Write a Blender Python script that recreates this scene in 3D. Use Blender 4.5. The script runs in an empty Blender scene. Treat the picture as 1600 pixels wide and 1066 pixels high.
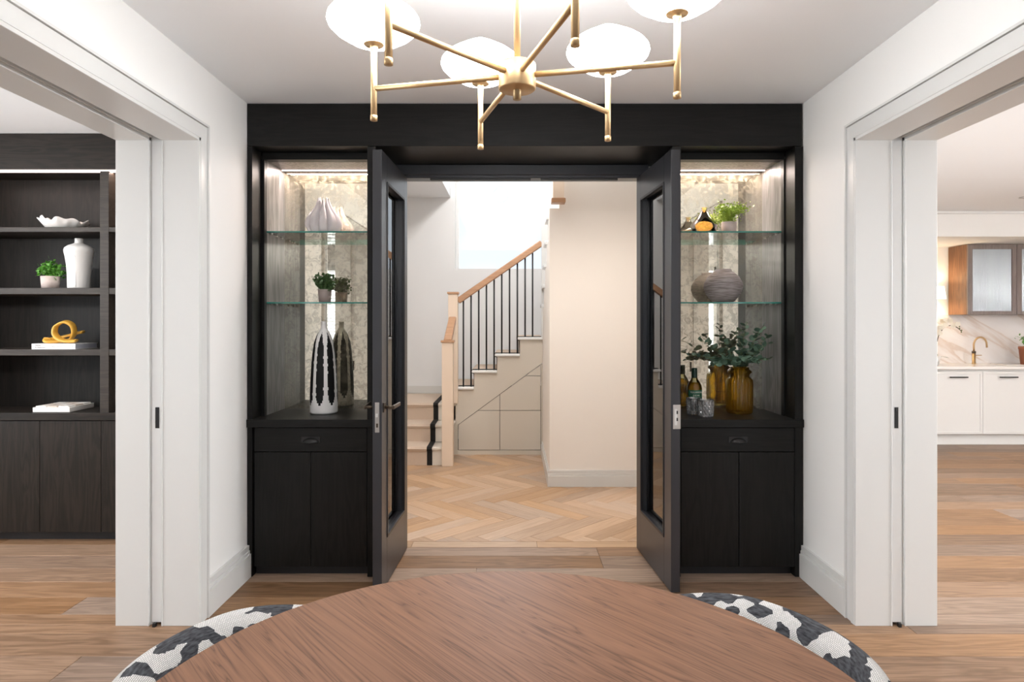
import bpy, math, random
from mathutils import Vector, Matrix, noise as mnoise
R_ = random.Random(7)
PI = math.pi
F = 1020.0; EYE = 1.35; VX = 803.0; VY = 505.0
scene = bpy.context.scene
COL = scene.collection

# ------------------------------------------------------------------ camera, world, lights, exposure
cam_d = bpy.data.cameras.new('camera'); cam = bpy.data.objects.new('camera', cam_d); COL.objects.link(cam)
cam.location = (0, 0, EYE); cam.rotation_euler = (PI/2, 0, 0)
cam_d.sensor_fit = 'HORIZONTAL'; cam_d.sensor_width = 36.0; cam_d.lens = 36.0*F/1600.0
cam_d.shift_x = -(VX-800.0)/1600.0; cam_d.shift_y = (VY-533.0)/1600.0
cam_d.clip_start = 0.02
scene.camera = cam
w = bpy.data.worlds.new('world'); scene.world = w; w.use_nodes = True
w.node_tree.nodes['Background'].inputs[0].default_value = (0.84, 0.92, 1.0, 1)
w.node_tree.nodes['Background'].inputs[1].default_value = 0.92
vs = scene.view_settings
vs.view_transform = 'Standard'; vs.look = 'None'; vs.gamma = 1.0; vs.exposure = 0.42; vs.use_curve_mapping = False

def light(name, typ, loc, rot, power, color=(1, 1, 1), sx=1.0, sy=1.0, radius=0.05, spot=None, blend=0.6):
    d = bpy.data.lights.new(name, typ); o = bpy.data.objects.new(name, d); COL.objects.link(o)
    o.location = loc; o.rotation_euler = rot; d.energy = power; d.color = color
    if typ == 'AREA':
        d.shape = 'RECTANGLE'; d.size = sx; d.size_y = sy
    else:
        d.shadow_soft_size = radius
    if typ == 'SPOT':
        d.spot_size = spot or 2.2; d.spot_blend = blend
    return o
DAY = (0.93, 0.97, 1.0)
# daylight at the garden windows behind the camera (living, kitchen) and at the stair window
light('added_daylight_dining', 'AREA', (0.05, -2.75, 1.25), (PI/2, 0, 0), 4, DAY, 2.3, 2.3)  # unseen rear window light, added to brighten the dining room
light('daylight_living', 'AREA', (-3.2, -2.75, 1.2), (PI/2, 0, 0), 28, DAY, 2.2, 2.2)
light('daylight_kitchen', 'AREA', (3.7, -2.75, 1.2), (PI/2, 0, 0), 35, DAY, 2.8, 2.2)
light('added_daylight_kitchen_side', 'AREA', (8.2, 1.9, 1.5), (PI/2, 0, PI/2), 360, DAY, 2.8, 1.8)  # unseen side window light, added to cross-light the dining room's left wall
light('added_daylight_living_side', 'AREA', (-5.8, 1.9, 1.5), (PI/2, 0, -PI/2), 150, DAY, 2.8, 1.8)  # likewise added, for the dining room's right wall
light('daylight_stair', 'AREA', (-0.1, 8.35, 4.1), (-PI*.28, 0, 0), 150, (0.90, 0.96, 1.0), 1.6, 1.0)
# unseen pendants added to brighten the neighbouring rooms, dining walls and stairwell
ADDED_PEND = [(5.0, 2.3, 1.95, 106, 'kitchen'), (-4.0, 2.2, 1.95, 48, 'living room'), (-.2, 5.62, 3.3, 62, 'stairwell')]
for x, y, z, p, n_ in ADDED_PEND: light('added_pendant_bulb', 'POINT', (x, y, z), (0, 0, 0), p, (1, .97, .94), radius=.10)
# ceiling downlights (their fittings are built further down)
DOWN = [(-3.0, 2.9, 32, (1, .96, .92)), (-2.9, 0.8, 32, (1, .96, .92)), (-4.2, 2.9, 28, (1, .96, .92)), (3.1, 3.2, 36, (1, .97, .94)),
        (3.1, 1.0, 30, (1, .97, .94)), (4.6, 4.6, 40, (1, .97, .94)), (6.2, 5.0, 40, (1, .97, .94)), (5.2, 2.4, 36, (1, .97, .94)), (3.4, 5.4, 36, (1, .97, .94)),
        (-0.55, 4.40, 42, (1, .91, .82)), (0.75, 4.32, 40, (1, .91, .83))]
for i, (x, y, p, c) in enumerate(DOWN):
    light('downlight_beam', 'SPOT', (x, y, 2.49), (0, 0, 0), p, c, radius=0.04, spot=2.95, blend=0.9)

# ------------------------------------------------------------------ geometry helpers
def X(px, d): return (px-VX)*d/F
def Z(py, d): return EYE-(py-VY)*d/F

def wloc(o):
    v = Vector((0, 0, 0))
    while o is not None:
        v += o.location; o = o.parent
    return v

class MB:
    def __init__(s): s.v = []; s.f = []; s.m = []; s.sm = []; s.cur = 0; s.smooth = False; s.uv = None
    def add(s, vs_, fs_, smooth=None):
        b = len(s.v); s.v += [tuple(p) for p in vs_]
        for f in fs_:
            s.f.append(tuple(b+i for i in f)); s.m.append(s.cur); s.sm.append(s.smooth if smooth is None else smooth)
        return s
    def box(s, x0, x1, y0, y1, z0, z1):
        x0, x1 = min(x0, x1), max(x0, x1); y0, y1 = min(y0, y1), max(y0, y1); z0, z1 = min(z0, z1), max(z0, z1)
        return s.add([(x0,y0,z0),(x1,y0,z0),(x1,y1,z0),(x0,y1,z0),(x0,y0,z1),(x1,y0,z1),(x1,y1,z1),(x0,y1,z1)],
              [(0,3,2,1),(4,5,6,7),(0,1,5,4),(1,2,6,5),(2,3,7,6),(3,0,4,7)], False)
    def prism(s, poly, a0, a1, axis='y'):
        # poly: list of 2D points; axis 'y' -> (x,z), 'x' -> (y,z), 'z' -> (x,y)
        n = len(poly)
        def P(p, a): return {'y': (p[0], a, p[1]), 'x': (a, p[0], p[1]), 'z': (p[0], p[1], a)}[axis]
        vs_ = [P(p, a0) for p in poly]+[P(p, a1) for p in poly]
        fs_ = [tuple(range(n)), tuple(range(2*n-1, n-1, -1))]+[(i, i+n, (i+1) % n+n, (i+1) % n) for i in range(n)]
        return s.add(vs_, fs_, False)
    def lathe(s, prof, c=(0,0,0), n=32, rf=None, zf=None, smooth=True, cap=False):
        # prof: [(r,z)]
        b = []; k = len(prof)
        for (r, z) in prof:
            for i in range(n):
                t = 2*PI*i/n
                rr = r*(rf(t, z) if rf else 1.0); zz = z+(zf(t, z) if zf else 0.0)
                b.append((c[0]+rr*math.cos(t), c[1]+rr*math.sin(t), c[2]+zz))
        fs_ = []
        for j in range(k-1):
            for i in range(n):
                i2 = (i+1) % n
                fs_.append((j*n+i, j*n+i2, (j+1)*n+i2, (j+1)*n+i))
        if cap:
            fs_.append(tuple(range(n-1, -1, -1))); fs_.append(tuple((k-1)*n+i for i in range(n)))
        return s.add(b, fs_, smooth)
    def tube(s, pts, r, n=10, smooth=True, caps=True):
        pts = [Vector(p) for p in pts]; rs = r if isinstance(r, (list, tuple)) else [r]*len(pts)
        b = []; up = None
        for i, p in enumerate(pts):
            d = (pts[min(i+1, len(pts)-1)]-pts[max(i-1, 0)]).normalized()
            if up is None:
                up = Vector((0,0,1)) if abs(d.z) < .9 else Vector((1,0,0))
            a = d.cross(up).normalized(); up = a.cross(d).normalized()
            for j in range(n):
                t = 2*PI*j/n; b.append(p+(a*math.cos(t)+up*math.sin(t))*rs[i])
        fs_ = []
        for i in range(len(pts)-1):
            for j in range(n):
                j2 = (j+1) % n; fs_.append((i*n+j, i*n+j2, (i+1)*n+j2, (i+1)*n+j))
        s.add(b, fs_, smooth)
        if caps:
            base = len(s.v)-len(b); k = len(pts)
            for f in (tuple(base+j for j in range(n-1, -1, -1)), tuple(base+(k-1)*n+j for j in range(n))):
                s.f.append(f); s.m.append(s.cur); s.sm.append(False)
        return s
    def bar(s, p0, p1, w, h, up=(0,0,1)):
        p0 = Vector(p0); p1 = Vector(p1); d = (p1-p0).normalized(); a = d.cross(Vector(up)).normalized(); u = a.cross(d)
        b = []
        for p in (p0, p1):
            for (i, j) in ((-1,-1),(1,-1),(1,1),(-1,1)): b.append(p+a*i*w/2+u*j*h/2)
        return s.add(b, [(0,1,2,3),(7,6,5,4),(0,4,5,1),(1,5,6,2),(2,6,7,3),(3,7,4,0)], False)
    def mesh(s, name, mats, off=(0,0,0)):
        me = bpy.data.meshes.new(name)
        o = Vector(off)
        me.from_pydata([tuple(Vector(p)-o) for p in s.v], [], s.f)
        for m in (mats if isinstance(mats, (list, tuple)) else [mats]): me.materials.append(m)
        me.polygons.foreach_set('material_index', s.m); me.polygons.foreach_set('use_smooth', s.sm)
        if s.uv:
            uvl = me.uv_layers.new(name='uv')
            for li, l in enumerate(me.loops): uvl.data[li].uv = s.uv[l.vertex_index]
        me.update()
        import bmesh
        bm = bmesh.new(); bm.from_mesh(me); bmesh.ops.recalc_face_normals(bm, faces=bm.faces); bm.to_mesh(me); bm.free()
        return me
    def build(s, name, mats, parent=None, bevel=0, seg=2, local=False, loc=None):
        # world coordinates by default; local=True: coordinates already relative to the parent
        if loc is None:
            off = Vector((0,0,0)) if local else wloc(parent)
            me = s.mesh(name, mats, off); o = bpy.data.objects.new(name, me)
        else:
            me = s.mesh(name, mats, Vector(loc)); o = bpy.data.objects.new(name, me)
            o.location = Vector(loc)-(Vector((0,0,0)) if local else wloc(parent))
        COL.objects.link(o)
        if parent is not None: o.parent = parent
        if bevel:
            m = o.modifiers.new('bevel', 'BEVEL'); m.width = bevel; m.segments = seg; m.limit_method = 'ANGLE'; m.angle_limit = 0.6
        return o

def B(*a): return MB().box(*a)
def thing(name, label, cat, loc, group=None, rz=0.0, kind=None):
    o = bpy.data.objects.new(name, None); COL.objects.link(o); o.location = loc; o.rotation_euler = (0, 0, rz)
    o.empty_display_size = .05
    return tag(o, label, cat, group, kind)
def tag(o, label=None, cat=None, group=None, kind=None):
    if label: o['label'] = label
    if cat: o['category'] = cat
    if group: o['group'] = group
    if kind: o['kind'] = kind
    return o
def struct(name, mb, mats, bevel=0, label=None, parent=None):
    o = mb.build(name, mats, parent, bevel); o['kind'] = 'structure'
    if label: o['label'] = label
    return o
def spline(pts, per=8):
    pts = [Vector(p) for p in pts]; out = []
    for i in range(len(pts)-1):
        p0 = pts[max(i-1, 0)]; p1 = pts[i]; p2 = pts[i+1]; p3 = pts[min(i+2, len(pts)-1)]
        for k in range(per):
            t = k/per
            out.append(0.5*((2*p1)+(p2-p0)*t+(2*p0-5*p1+4*p2-p3)*t*t+(3*p1-p0-3*p2+p3)*t**3))
    out.append(pts[-1]); return out
def lettering(text, size, loc, rot, mat, parent, align='CENTER', ext=0.0003):
    c = bpy.data.curves.new('lettering', 'FONT'); c.body = text; c.size = size; c.align_x = align; c.align_y = 'CENTER'; c.extrude = ext
    o = bpy.data.objects.new('lettering', c); COL.objects.link(o); o.parent = parent
    o.location = Vector(loc)-wloc(parent); o.rotation_euler = rot; c.materials.append(mat)
    bpy.context.view_layer.update(); me = bpy.data.meshes.new_from_object(o); m_ = bpy.data.objects.new('lettering', me); COL.objects.link(m_); m_.parent = parent; m_.location = o.location; m_.rotation_euler = rot
    bpy.data.objects.remove(o); m_.name = 'lettering'; return m_

# ------------------------------------------------------------------ materials
def new_mat(name):
    m = bpy.data.materials.new(name); m.use_nodes = True
    nt = m.node_tree; return m, nt, nt.nodes['Principled BSDF']
def mat(name, col, rough=.5, metal=0.0, bump=0.0, bscale=60.0, var=0.0, spec=None, emit=None, estr=0.0, coat=0.0):
    m, nt, p = new_mat(name)
    p.inputs['Base Color'].default_value = (*col, 1); p.inputs['Roughness'].default_value = rough; p.inputs['Metallic'].default_value = metal
    if spec is not None: p.inputs['Specular IOR Level'].default_value = spec
    if coat: p.inputs['Coat Weight'].default_value = coat
    if emit:
        p.inputs['Emission Color'].default_value = (*emit, 1); p.inputs['Emission Strength'].default_value = estr
    if bump or var:
        tc = nt.nodes.new('ShaderNodeTexCoord'); n = nt.nodes.new('ShaderNodeTexNoise'); n.inputs['Scale'].default_value = bscale; n.inputs['Detail'].default_value = 5
        nt.links.new(tc.outputs['Object'], n.inputs['Vector'])
        if bump:
            b = nt.nodes.new('ShaderNodeBump'); b.inputs['Strength'].default_value = bump; b.inputs['Distance'].default_value = .002
            nt.links.new(n.outputs['Fac'], b.inputs['Height']); nt.links.new(b.outputs['Normal'], p.inputs['Normal'])
        if var:
            mx = nt.nodes.new('ShaderNodeMixRGB'); mx.inputs[1].default_value = (*[c*(1-var) for c in col], 1); mx.inputs[2].default_value = (*[min(1, c*(1+var)) for c in col], 1)
            nt.links.new(n.outputs['Fac'], mx.inputs[0]); nt.links.new(mx.outputs[0], p.inputs['Base Color'])
    return m
def wood(name, dark, light_, rough=.5, axis='Z', scale=1.0, rnd=0.0, bump=.15, rot=(0,0,0), wave=.5, spec=.5, fine=1.0, hue=0.0, lines=False, stretch=1.0):
    """long grain along one axis, with cathedral bands, pores and a tone of its own for each object"""
    m, nt, p = new_mat(name); N = nt.nodes; L = nt.links
    tc = N.new('ShaderNodeTexCoord'); mp = N.new('ShaderNodeMapping'); mp.inputs['Rotation'].default_value = rot
    L.new(tc.outputs['Object'], mp.inputs['Vector'])
    oi = N.new('ShaderNodeObjectInfo'); add = N.new('ShaderNodeVectorMath'); add.operation = 'ADD'
    mul = N.new('ShaderNodeMath'); mul.operation = 'MULTIPLY'; mul.inputs[1].default_value = 37.0 if rnd else 3.0
    L.new(oi.outputs['Random'], mul.inputs[0]); L.new(mp.outputs[0], add.inputs[0]); L.new(mul.outputs[0], add.inputs[1])
    m2 = N.new('ShaderNodeMapping')
    s = {'X': (.9, 9, 9), 'Y': (9, .9, 9), 'Z': (9, 9, .9)}[axis]; m2.inputs['Scale'].default_value = [v*scale*(stretch if v < 1 else 1) for v in s]
    L.new(add.outputs[0], m2.inputs['Vector'])
    n1 = N.new('ShaderNodeTexNoise'); n1.inputs['Scale'].default_value = 1.6; n1.inputs['Detail'].default_value = 4; n1.inputs['Distortion'].default_value = .6
    L.new(m2.outputs[0], n1.inputs['Vector'])
    # growth rings: contour lines of the noise
    r1 = N.new('ShaderNodeMath'); r1.operation = 'MULTIPLY'; r1.inputs[1].default_value = 42.0; L.new(n1.outputs['Fac'], r1.inputs[0])
    r2 = N.new('ShaderNodeMath'); r2.operation = 'SINE'; L.new(r1.outputs[0], r2.inputs[0])
    if lines:
        r1.inputs[1].default_value = 70.0
        ra_ = N.new('ShaderNodeMath'); ra_.operation = 'ABSOLUTE'; L.new(r2.outputs[0], ra_.inputs[0]); rp = N.new('ShaderNodeMath'); rp.operation = 'POWER'; rp.inputs[1].default_value = .35; L.new(ra_.outputs[0], rp.inputs[0])
        rq = N.new('ShaderNodeMath'); rq.operation = 'MULTIPLY_ADD'; rq.inputs[1].default_value = 2.0; rq.inputs[2].default_value = -1.0; L.new(rp.outputs[0], rq.inputs[0]); r2 = rq
    r3 = N.new('ShaderNodeMath'); r3.operation = 'MULTIPLY_ADD'; r3.inputs[1].default_value = .5*wave; r3.inputs[2].default_value = .5; L.new(r2.outputs[0], r3.inputs[0])
    m3 = N.new('ShaderNodeMapping'); s3 = {'X': (3, 120, 120), 'Y': (120, 3, 120), 'Z': (120, 120, 3)}[axis]; m3.inputs['Scale'].default_value = [v*scale*fine for v in s3]
    L.new(add.outputs[0], m3.inputs['Vector'])
    n2 = N.new('ShaderNodeTexNoise'); n2.inputs['Scale'].default_value = 1.0; n2.inputs['Detail'].default_value = 3; L.new(m3.outputs[0], n2.inputs['Vector'])
    mx = N.new('ShaderNodeMath'); mx.operation = 'MULTIPLY_ADD'; mx.inputs[1].default_value = .42 if lines else .55; L.new(n2.outputs['Fac'], mx.inputs[0])
    h = N.new('ShaderNodeMath'); h.operation = 'MULTIPLY'; h.inputs[1].default_value = .58 if lines else .45; L.new(r3.outputs[0], h.inputs[0]); L.new(h.outputs[0], mx.inputs[2])
    if rnd:
        ra = N.new('ShaderNodeMath'); ra.operation = 'MULTIPLY_ADD'; ra.inputs[1].default_value = rnd; ra.inputs[2].default_value = -rnd/2
        L.new(oi.outputs['Random'], ra.inputs[0]); ad = N.new('ShaderNodeMath'); ad.operation = 'ADD'; L.new(mx.outputs[0], ad.inputs[0]); L.new(ra.outputs[0], ad.inputs[1]); fac = ad
    else: fac = mx
    cr = N.new('ShaderNodeValToRGB'); cr.color_ramp.elements[0].position = .15; cr.color_ramp.elements[0].color = (*dark, 1)
    cr.color_ramp.elements[1].position = .85; cr.color_ramp.elements[1].color = (*light_, 1)
    L.new(fac.outputs[0], cr.inputs[0]); out = cr.outputs[0]
    if hue:
        hs = N.new('ShaderNodeHueSaturation'); sa = N.new('ShaderNodeMath'); sa.operation = 'MULTIPLY'; sa.inputs[1].default_value = 7.31; L.new(oi.outputs['Random'], sa.inputs[0])
        fr = N.new('ShaderNodeMath'); fr.operation = 'FRACT'; L.new(sa.outputs[0], fr.inputs[0])
        ms = N.new('ShaderNodeMath'); ms.operation = 'MULTIPLY_ADD'; ms.inputs[1].default_value = hue; ms.inputs[2].default_value = 1-hue/2; L.new(fr.outputs[0], ms.inputs[0])
        L.new(ms.outputs[0], hs.inputs['Saturation']); L.new(out, hs.inputs['Color']); out = hs.outputs[0]
    L.new(out, p.inputs['Base Color']); p.inputs['Roughness'].default_value = rough; p.inputs['Specular IOR Level'].default_value = spec
    if bump:
        b = N.new('ShaderNodeBump'); b.inputs['Strength'].default_value = bump; b.inputs['Distance'].default_value = .001
        L.new(mx.outputs[0], b.inputs['Height']); L.new(b.outputs[0], p.inputs['Normal'])
    return m
def crystal_glass(name):
    m = coloured_glass(name, (.985, .99, .99), 2.4, .2, (.95, .96, .97)); nt = m.node_tree
    d = nt.nodes.new('ShaderNodeBsdfDiffuse'); d.inputs[0].default_value = (.92, .93, .94, 1)
    for n in nt.nodes:
        if n.type == 'BSDF_TRANSLUCENT':
            for l in list(n.outputs[0].links): nt.links.new(d.outputs[0], l.to_socket)
    return m
def clear_glass(name, tint=(.96, .985, .975), ior=1.5, rough=0.0):
    m = bpy.data.materials.new(name); m.use_nodes = True; nt = m.node_tree; nt.nodes.clear(); N = nt.nodes; L = nt.links
    o = N.new('ShaderNodeOutputMaterial'); mx = N.new('ShaderNodeMixShader'); t = N.new('ShaderNodeBsdfTransparent'); g = N.new('ShaderNodeBsdfGlossy'); f = N.new('ShaderNodeFresnel')
    t.inputs[0].default_value = (*tint, 1); g.inputs['Roughness'].default_value = rough; g.inputs[0].default_value = (1,1,1,1); f.inputs[0].default_value = ior
    L.new(f.outputs[0], mx.inputs[0]); L.new(t.outputs[0], mx.inputs[1]); L.new(g.outputs[0], mx.inputs[2]); L.new(mx.outputs[0], o.inputs[0]); return m
def coloured_glass(name, tint, ior=1.35, mixd=.15, dcol=None):
    m = bpy.data.materials.new(name); m.use_nodes = True; nt = m.node_tree; nt.nodes.clear(); N = nt.nodes; L = nt.links
    o = N.new('ShaderNodeOutputMaterial'); t = N.new('ShaderNodeBsdfTransparent'); t.inputs[0].default_value = (*tint, 1)
    g = N.new('ShaderNodeBsdfGlossy'); g.inputs['Roughness'].default_value = .03; f = N.new('ShaderNodeFresnel'); f.inputs[0].default_value = ior
    d = N.new('ShaderNodeBsdfTranslucent'); d.inputs[0].default_value = (*(dcol or tint), 1)
    a = N.new('ShaderNodeMixShader'); a.inputs[0].default_value = mixd; L.new(t.outputs[0], a.inputs[1]); L.new(d.outputs[0], a.inputs[2])
    b = N.new('ShaderNodeMixShader'); L.new(f.outputs[0], b.inputs[0]); L.new(a.outputs[0], b.inputs[1]); L.new(g.outputs[0], b.inputs[2]); L.new(b.outputs[0], o.inputs[0]); return m

M = {}
M['wall'] = mat('warm_white_paint', (.865, .855, .83), .6, bump=.05, bscale=220)
M['wall_hall'] = mat('cream_paint', (.86, .81, .75), .6, bump=.05, bscale=220)
M['wall_stair'] = mat('pale_grey_paint', (.80, .80, .80), .6, bump=.05, bscale=220)
M['ceiling'] = mat('ceiling_paint', (.885, .89, .90), .7, bump=.04, bscale=200)
M['trim'] = mat('satin_white_paint', (.68, .675, .655), .33)
M['trim_bright'] = mat('white_gloss_paint', (.80, .80, .79), .25)
M['black_oak'] = wood('black_stained_oak', (.0022, .0021, .0019), (.010, .0095, .0085), .42, 'Z', 1.0, 0.0, .25, wave=.7, spec=.25)
M['black_oak_h'] = wood('black_stained_oak_across', (.0022, .0021, .0019), (.010, .0095, .0085), .42, 'X', 1.0, 0.0, .25, wave=.6, spec=.25)
M['panel_oak'] = wood('smoked_oak_panel', (.045, .042, .039), (.23, .215, .205), .35, 'Z', 1.0, 0.0, .3, wave=.8, spec=.6)
M['book_oak'] = wood('dark_brown_oak', (.0055, .0041, .0031), (.024, .0172, .0128), .45, 'Z', 1.0, 0.0, .25, wave=.7, spec=.25)
M['book_oak_h'] = wood('dark_brown_oak_across', (.0055, .0041, .0031), (.024, .0172, .0128), .45, 'X', 1.0, 0.0, .25, wave=.7, spec=.25)
M['book_back_shaded'] = wood('shaded_brown_oak', (.003, .0024, .002), (.015, .0115, .009), .45, 'Z', 1.0, 0.0, .25, wave=.7, spec=.2)  # darker copy: the shade between the shelves is put into this colour
M['book_edge_lit'] = wood('lit_brown_oak_edge', (.014, .0105, .0082), (.05, .039, .031), .45, 'X', 1.0, 0.0, .2, wave=.5, spec=.3)  # lighter copy: the light on shelf and divider fronts is put into this colour
M['door'] = mat('charcoal_satin_paint', (.030, .031, .036), .32, spec=.5)
M['floor'] = wood('brown_oak_plank', (.12, .069, .040), (.355, .230, .152), .45, 'X', 1.0, .30, .12, wave=.5, spec=.25, hue=.5)
M['parquet'] = wood('oak_parquet_block', (.33, .215, .135), (.60, .42, .285), .4, 'X', 1.2, .42, .12, wave=.3, spec=.35, hue=.4)
M['subfloor'] = mat('dark_joint', (.09, .065, .045), .9)
M['walnut'] = wood('walnut_veneer', (.024, .0105, .0065), (.22, .112, .067), .4, 'Y', 1.1, 0.0, .06, rot=(0, 0, -math.radians(41)), wave=.75, spec=.2, fine=1.0, lines=True, stretch=.3)
M['walnut_v'] = wood('walnut_upright', (.10, .042, .018), (.30, .135, .055), .4, 'Z', .9, 0.0, .1, wave=.6)
M['grey_oak'] = wood('grey_brown_oak', (.16, .125, .11), (.27, .22, .20), .45, 'Z', 1.0, 0.0, .1, wave=.4)
M['rail_oak'] = wood('handrail_oak', (.36, .19, .10), (.58, .34, .20), .4, 'X', .8, 0.0, .08, wave=.4)
M['brass'] = mat('brushed_brass', (.56, .385, .205), .45, .85, bump=.05, bscale=300)
M['brass_dark'] = mat('brass_end', (.40, .28, .15), .45, .85)
M['bronze'] = mat('dark_bronze', (.11, .085, .065), .35, .9)
M['gunmetal'] = mat('gunmetal', (.035, .034, .034), .4, .7)
M['steel'] = mat('satin_steel', (.62, .60, .58), .3, 1.0)
M['chrome'] = mat('chrome', (.8, .8, .8), .12, 1.0)
M['black'] = mat('black_paint', (.012, .012, .014), .45)
M['dark_gap'] = mat('dark_recess', (.05, .042, .035), .9)
M['opal'] = mat('opal_glass_lit', (.95, .94, .92), .2, emit=(.985, .99, 1), estr=22)
M['opal_clear'] = clear_glass('added_pendant_glass', (.97, .97, .97), 1.2)
M['led'] = mat('led_strip', (1, .9, .85), .4, emit=(1, .74, .66), estr=2.0)
M['led_b'] = mat('led_strip_bookcase', (1, .9, .85), .4, emit=(1, .76, .68), estr=1.9)
M['white_cer'] = mat('white_ceramic', (.80, .78, .76), .5, bump=.08, bscale=90)
M['pink_cer'] = mat('pale_pink_ceramic', (.74, .69, .69), .55, bump=.05, bscale=60)
M['black_cer'] = mat('black_glaze', (.008, .008, .008), .5, spec=.2)
M['pot'] = mat('pale_pink_pot', (.60, .50, .46), .7, var=.08, bscale=40)
M['pot_brown'] = mat('taupe_pot', (.33, .27, .245), .7, var=.08, bscale=40)
M['soil'] = mat('soil', (.05, .035, .02), .95)
M['leaf'] = mat('bright_green_leaf', (.10, .30, .035), .5, var=.45, bscale=25)
M['leaf_d'] = mat('dark_green_leaf', (.06, .12, .035), .5, var=.5, bscale=25)
M['leaf_y'] = mat('lime_green_leaf', (.33, .46, .05), .5, var=.4, bscale=25)
M['euca'] = mat('eucalyptus_leaf', (.085, .155, .105), .5, var=.45, bscale=14)
M['stem'] = mat('brown_stem', (.10, .07, .04), .6)
M['stem_g'] = mat('green_stem', (.14, .17, .06), .6)
M['yellow'] = mat('mustard_glaze', (.70, .38, .055), .38)
M['paper'] = mat('white_book_cover', (.84, .83, .83), .45)
M['pages'] = mat('shaded_book_pages', (.50, .52, .60), .8, bump=.2, bscale=400)  # bluish grey: the shade on the book's side is put into this colour
M['ink'] = mat('printed_ink', (.06, .03, .03), .7)
M['amber'] = coloured_glass('amber_glass', (.999, .865, .42), 1.5, .26, (1, .60, .08))
M['gold_glass'] = coloured_glass('gold_glass', (.97, .80, .50), 1.5, .3, (.85, .52, .16))
M['whisky'] = coloured_glass('whisky', (.98, .74, .20), 1.3, .45, (.95, .60, .06))
M['bottle'] = coloured_glass('dark_bottle_glass', (.85, .84, .62), 1.5, .06, (.3, .3, .08))
M['crystal'] = crystal_glass('cut_crystal')
M['shelf_glass'] = clear_glass('shelf_glass', (.96, .985, .975), 1.4)
M['shelf_edge'] = mat('green_glass_edge', (.02, .20, .16), .12, spec=.8)
M['pane'] = clear_glass('door_glass', (.9, .93, .94), 1.9)
M['win_glass'] = clear_glass('window_glass', (.97, .98, .99), 1.45)
M['label_g'] = mat('green_label', (.02, .12, .06), .5)
M['label_w'] = mat('label_white_print', (.78, .78, .66), .6)
M['foil'] = mat('dark_green_foil', (.006, .03, .018), .4)
M['carpet'] = mat('tan_stair_carpet', (.62, .50, .40), .95, bump=.6, bscale=260, var=.12)
M['carpet_tape'] = mat('black_carpet_binding', (.008, .008, .008), .9)
M['stair_paint'] = mat('stair_paint', (.78, .73, .66), .45)
M['post_paint'] = mat('cream_post_paint', (.80, .66, .53), .45)
M['cup_paint'] = mat('stone_cupboard_paint', (.62, .565, .485), .5)
M['kitchen'] = mat('kitchen_paint', (.78, .765, .74), .4)
M['worktop'] = mat('white_worktop', (.85, .81, .77), .2)
M['shade'] = mat('lit_lampshade', (.9, .85, .75), .8, emit=(1, .86, .62), estr=2.6)
M['blind'] = mat('white_blind', (.82, .82, .82), .6)
M['orchid'] = mat('orchid_petal', (.86, .80, .68), .6)
M['terracotta'] = mat('terracotta', (.42, .15, .08), .7)
M['marble_w'] = mat('white_marble', (.84, .80, .76), .4, var=.05, bscale=12)
M['marble_p'] = mat('beige_marble', (.62, .52, .45), .4, var=.1, bscale=20)

def mk_mirror():
    m = bpy.data.materials.new('antique_mirror'); m.use_nodes = True; nt = m.node_tree; nt.nodes.clear(); N = nt.nodes; L = nt.links
    o = N.new('ShaderNodeOutputMaterial'); tc = N.new('ShaderNodeTexCoord')
    n = N.new('ShaderNodeTexNoise'); n.inputs['Scale'].default_value = 26; n.inputs['Detail'].default_value = 9; n.inputs['Roughness'].default_value = .68; n.inputs['Distortion'].default_value = 1.1
    L.new(tc.outputs['Object'], n.inputs['Vector'])
    cr = N.new('ShaderNodeValToRGB'); cr.color_ramp.elements[0].position = .42; cr.color_ramp.elements[0].color = (.42,)*3+(1,); cr.color_ramp.elements[1].position = .54; cr.color_ramp.elements[1].color = (.10,)*3+(1,)
    L.new(n.outputs['Fac'], cr.inputs[0])
    g = N.new('ShaderNodeBsdfGlossy'); g.inputs[0].default_value = (.80, .765, .66, 1); g.inputs['Roughness'].default_value = .012
    d = N.new('ShaderNodeBsdfDiffuse'); d.inputs[0].default_value = (.30, .265, .19, 1)
    mx = N.new('ShaderNodeMixShader'); L.new(cr.outputs[0], mx.inputs[0]); L.new(g.outputs[0], mx.inputs[1]); L.new(d.outputs[0], mx.inputs[2]); L.new(mx.outputs[0], o.inputs[0]); return m
M['mirror'] = mk_mirror()

def mk_grey_stone():
    m, nt, p = new_mat('ridged_grey_stoneware'); N = nt.nodes; L = nt.links
    tc = N.new('ShaderNodeTexCoord'); mp = N.new('ShaderNodeMapping'); mp.inputs['Scale'].default_value = (14, 14, 150); L.new(tc.outputs['Object'], mp.inputs['Vector'])
    n = N.new('ShaderNodeTexNoise'); n.inputs['Scale'].default_value = 1; n.inputs['Detail'].default_value = 4; L.new(mp.outputs[0], n.inputs['Vector'])
    cr = N.new('ShaderNodeValToRGB'); cr.color_ramp.elements[0].color = (.15, .125, .12, 1); cr.color_ramp.elements[0].position = .3; cr.color_ramp.elements[1].color = (.43, .39, .385, 1); cr.color_ramp.elements[1].position = .7
    L.new(n.outputs['Fac'], cr.inputs[0]); L.new(cr.outputs[0], p.inputs['Base Color']); p.inputs['Roughness'].default_value = .8
    b = N.new('ShaderNodeBump'); b.inputs['Strength'].default_value = .6; b.inputs['Distance'].default_value = .004; L.new(n.outputs['Fac'], b.inputs['Height']); L.new(b.outputs[0], p.inputs['Normal']); return m
M['grey_stone'] = mk_grey_stone()

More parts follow.
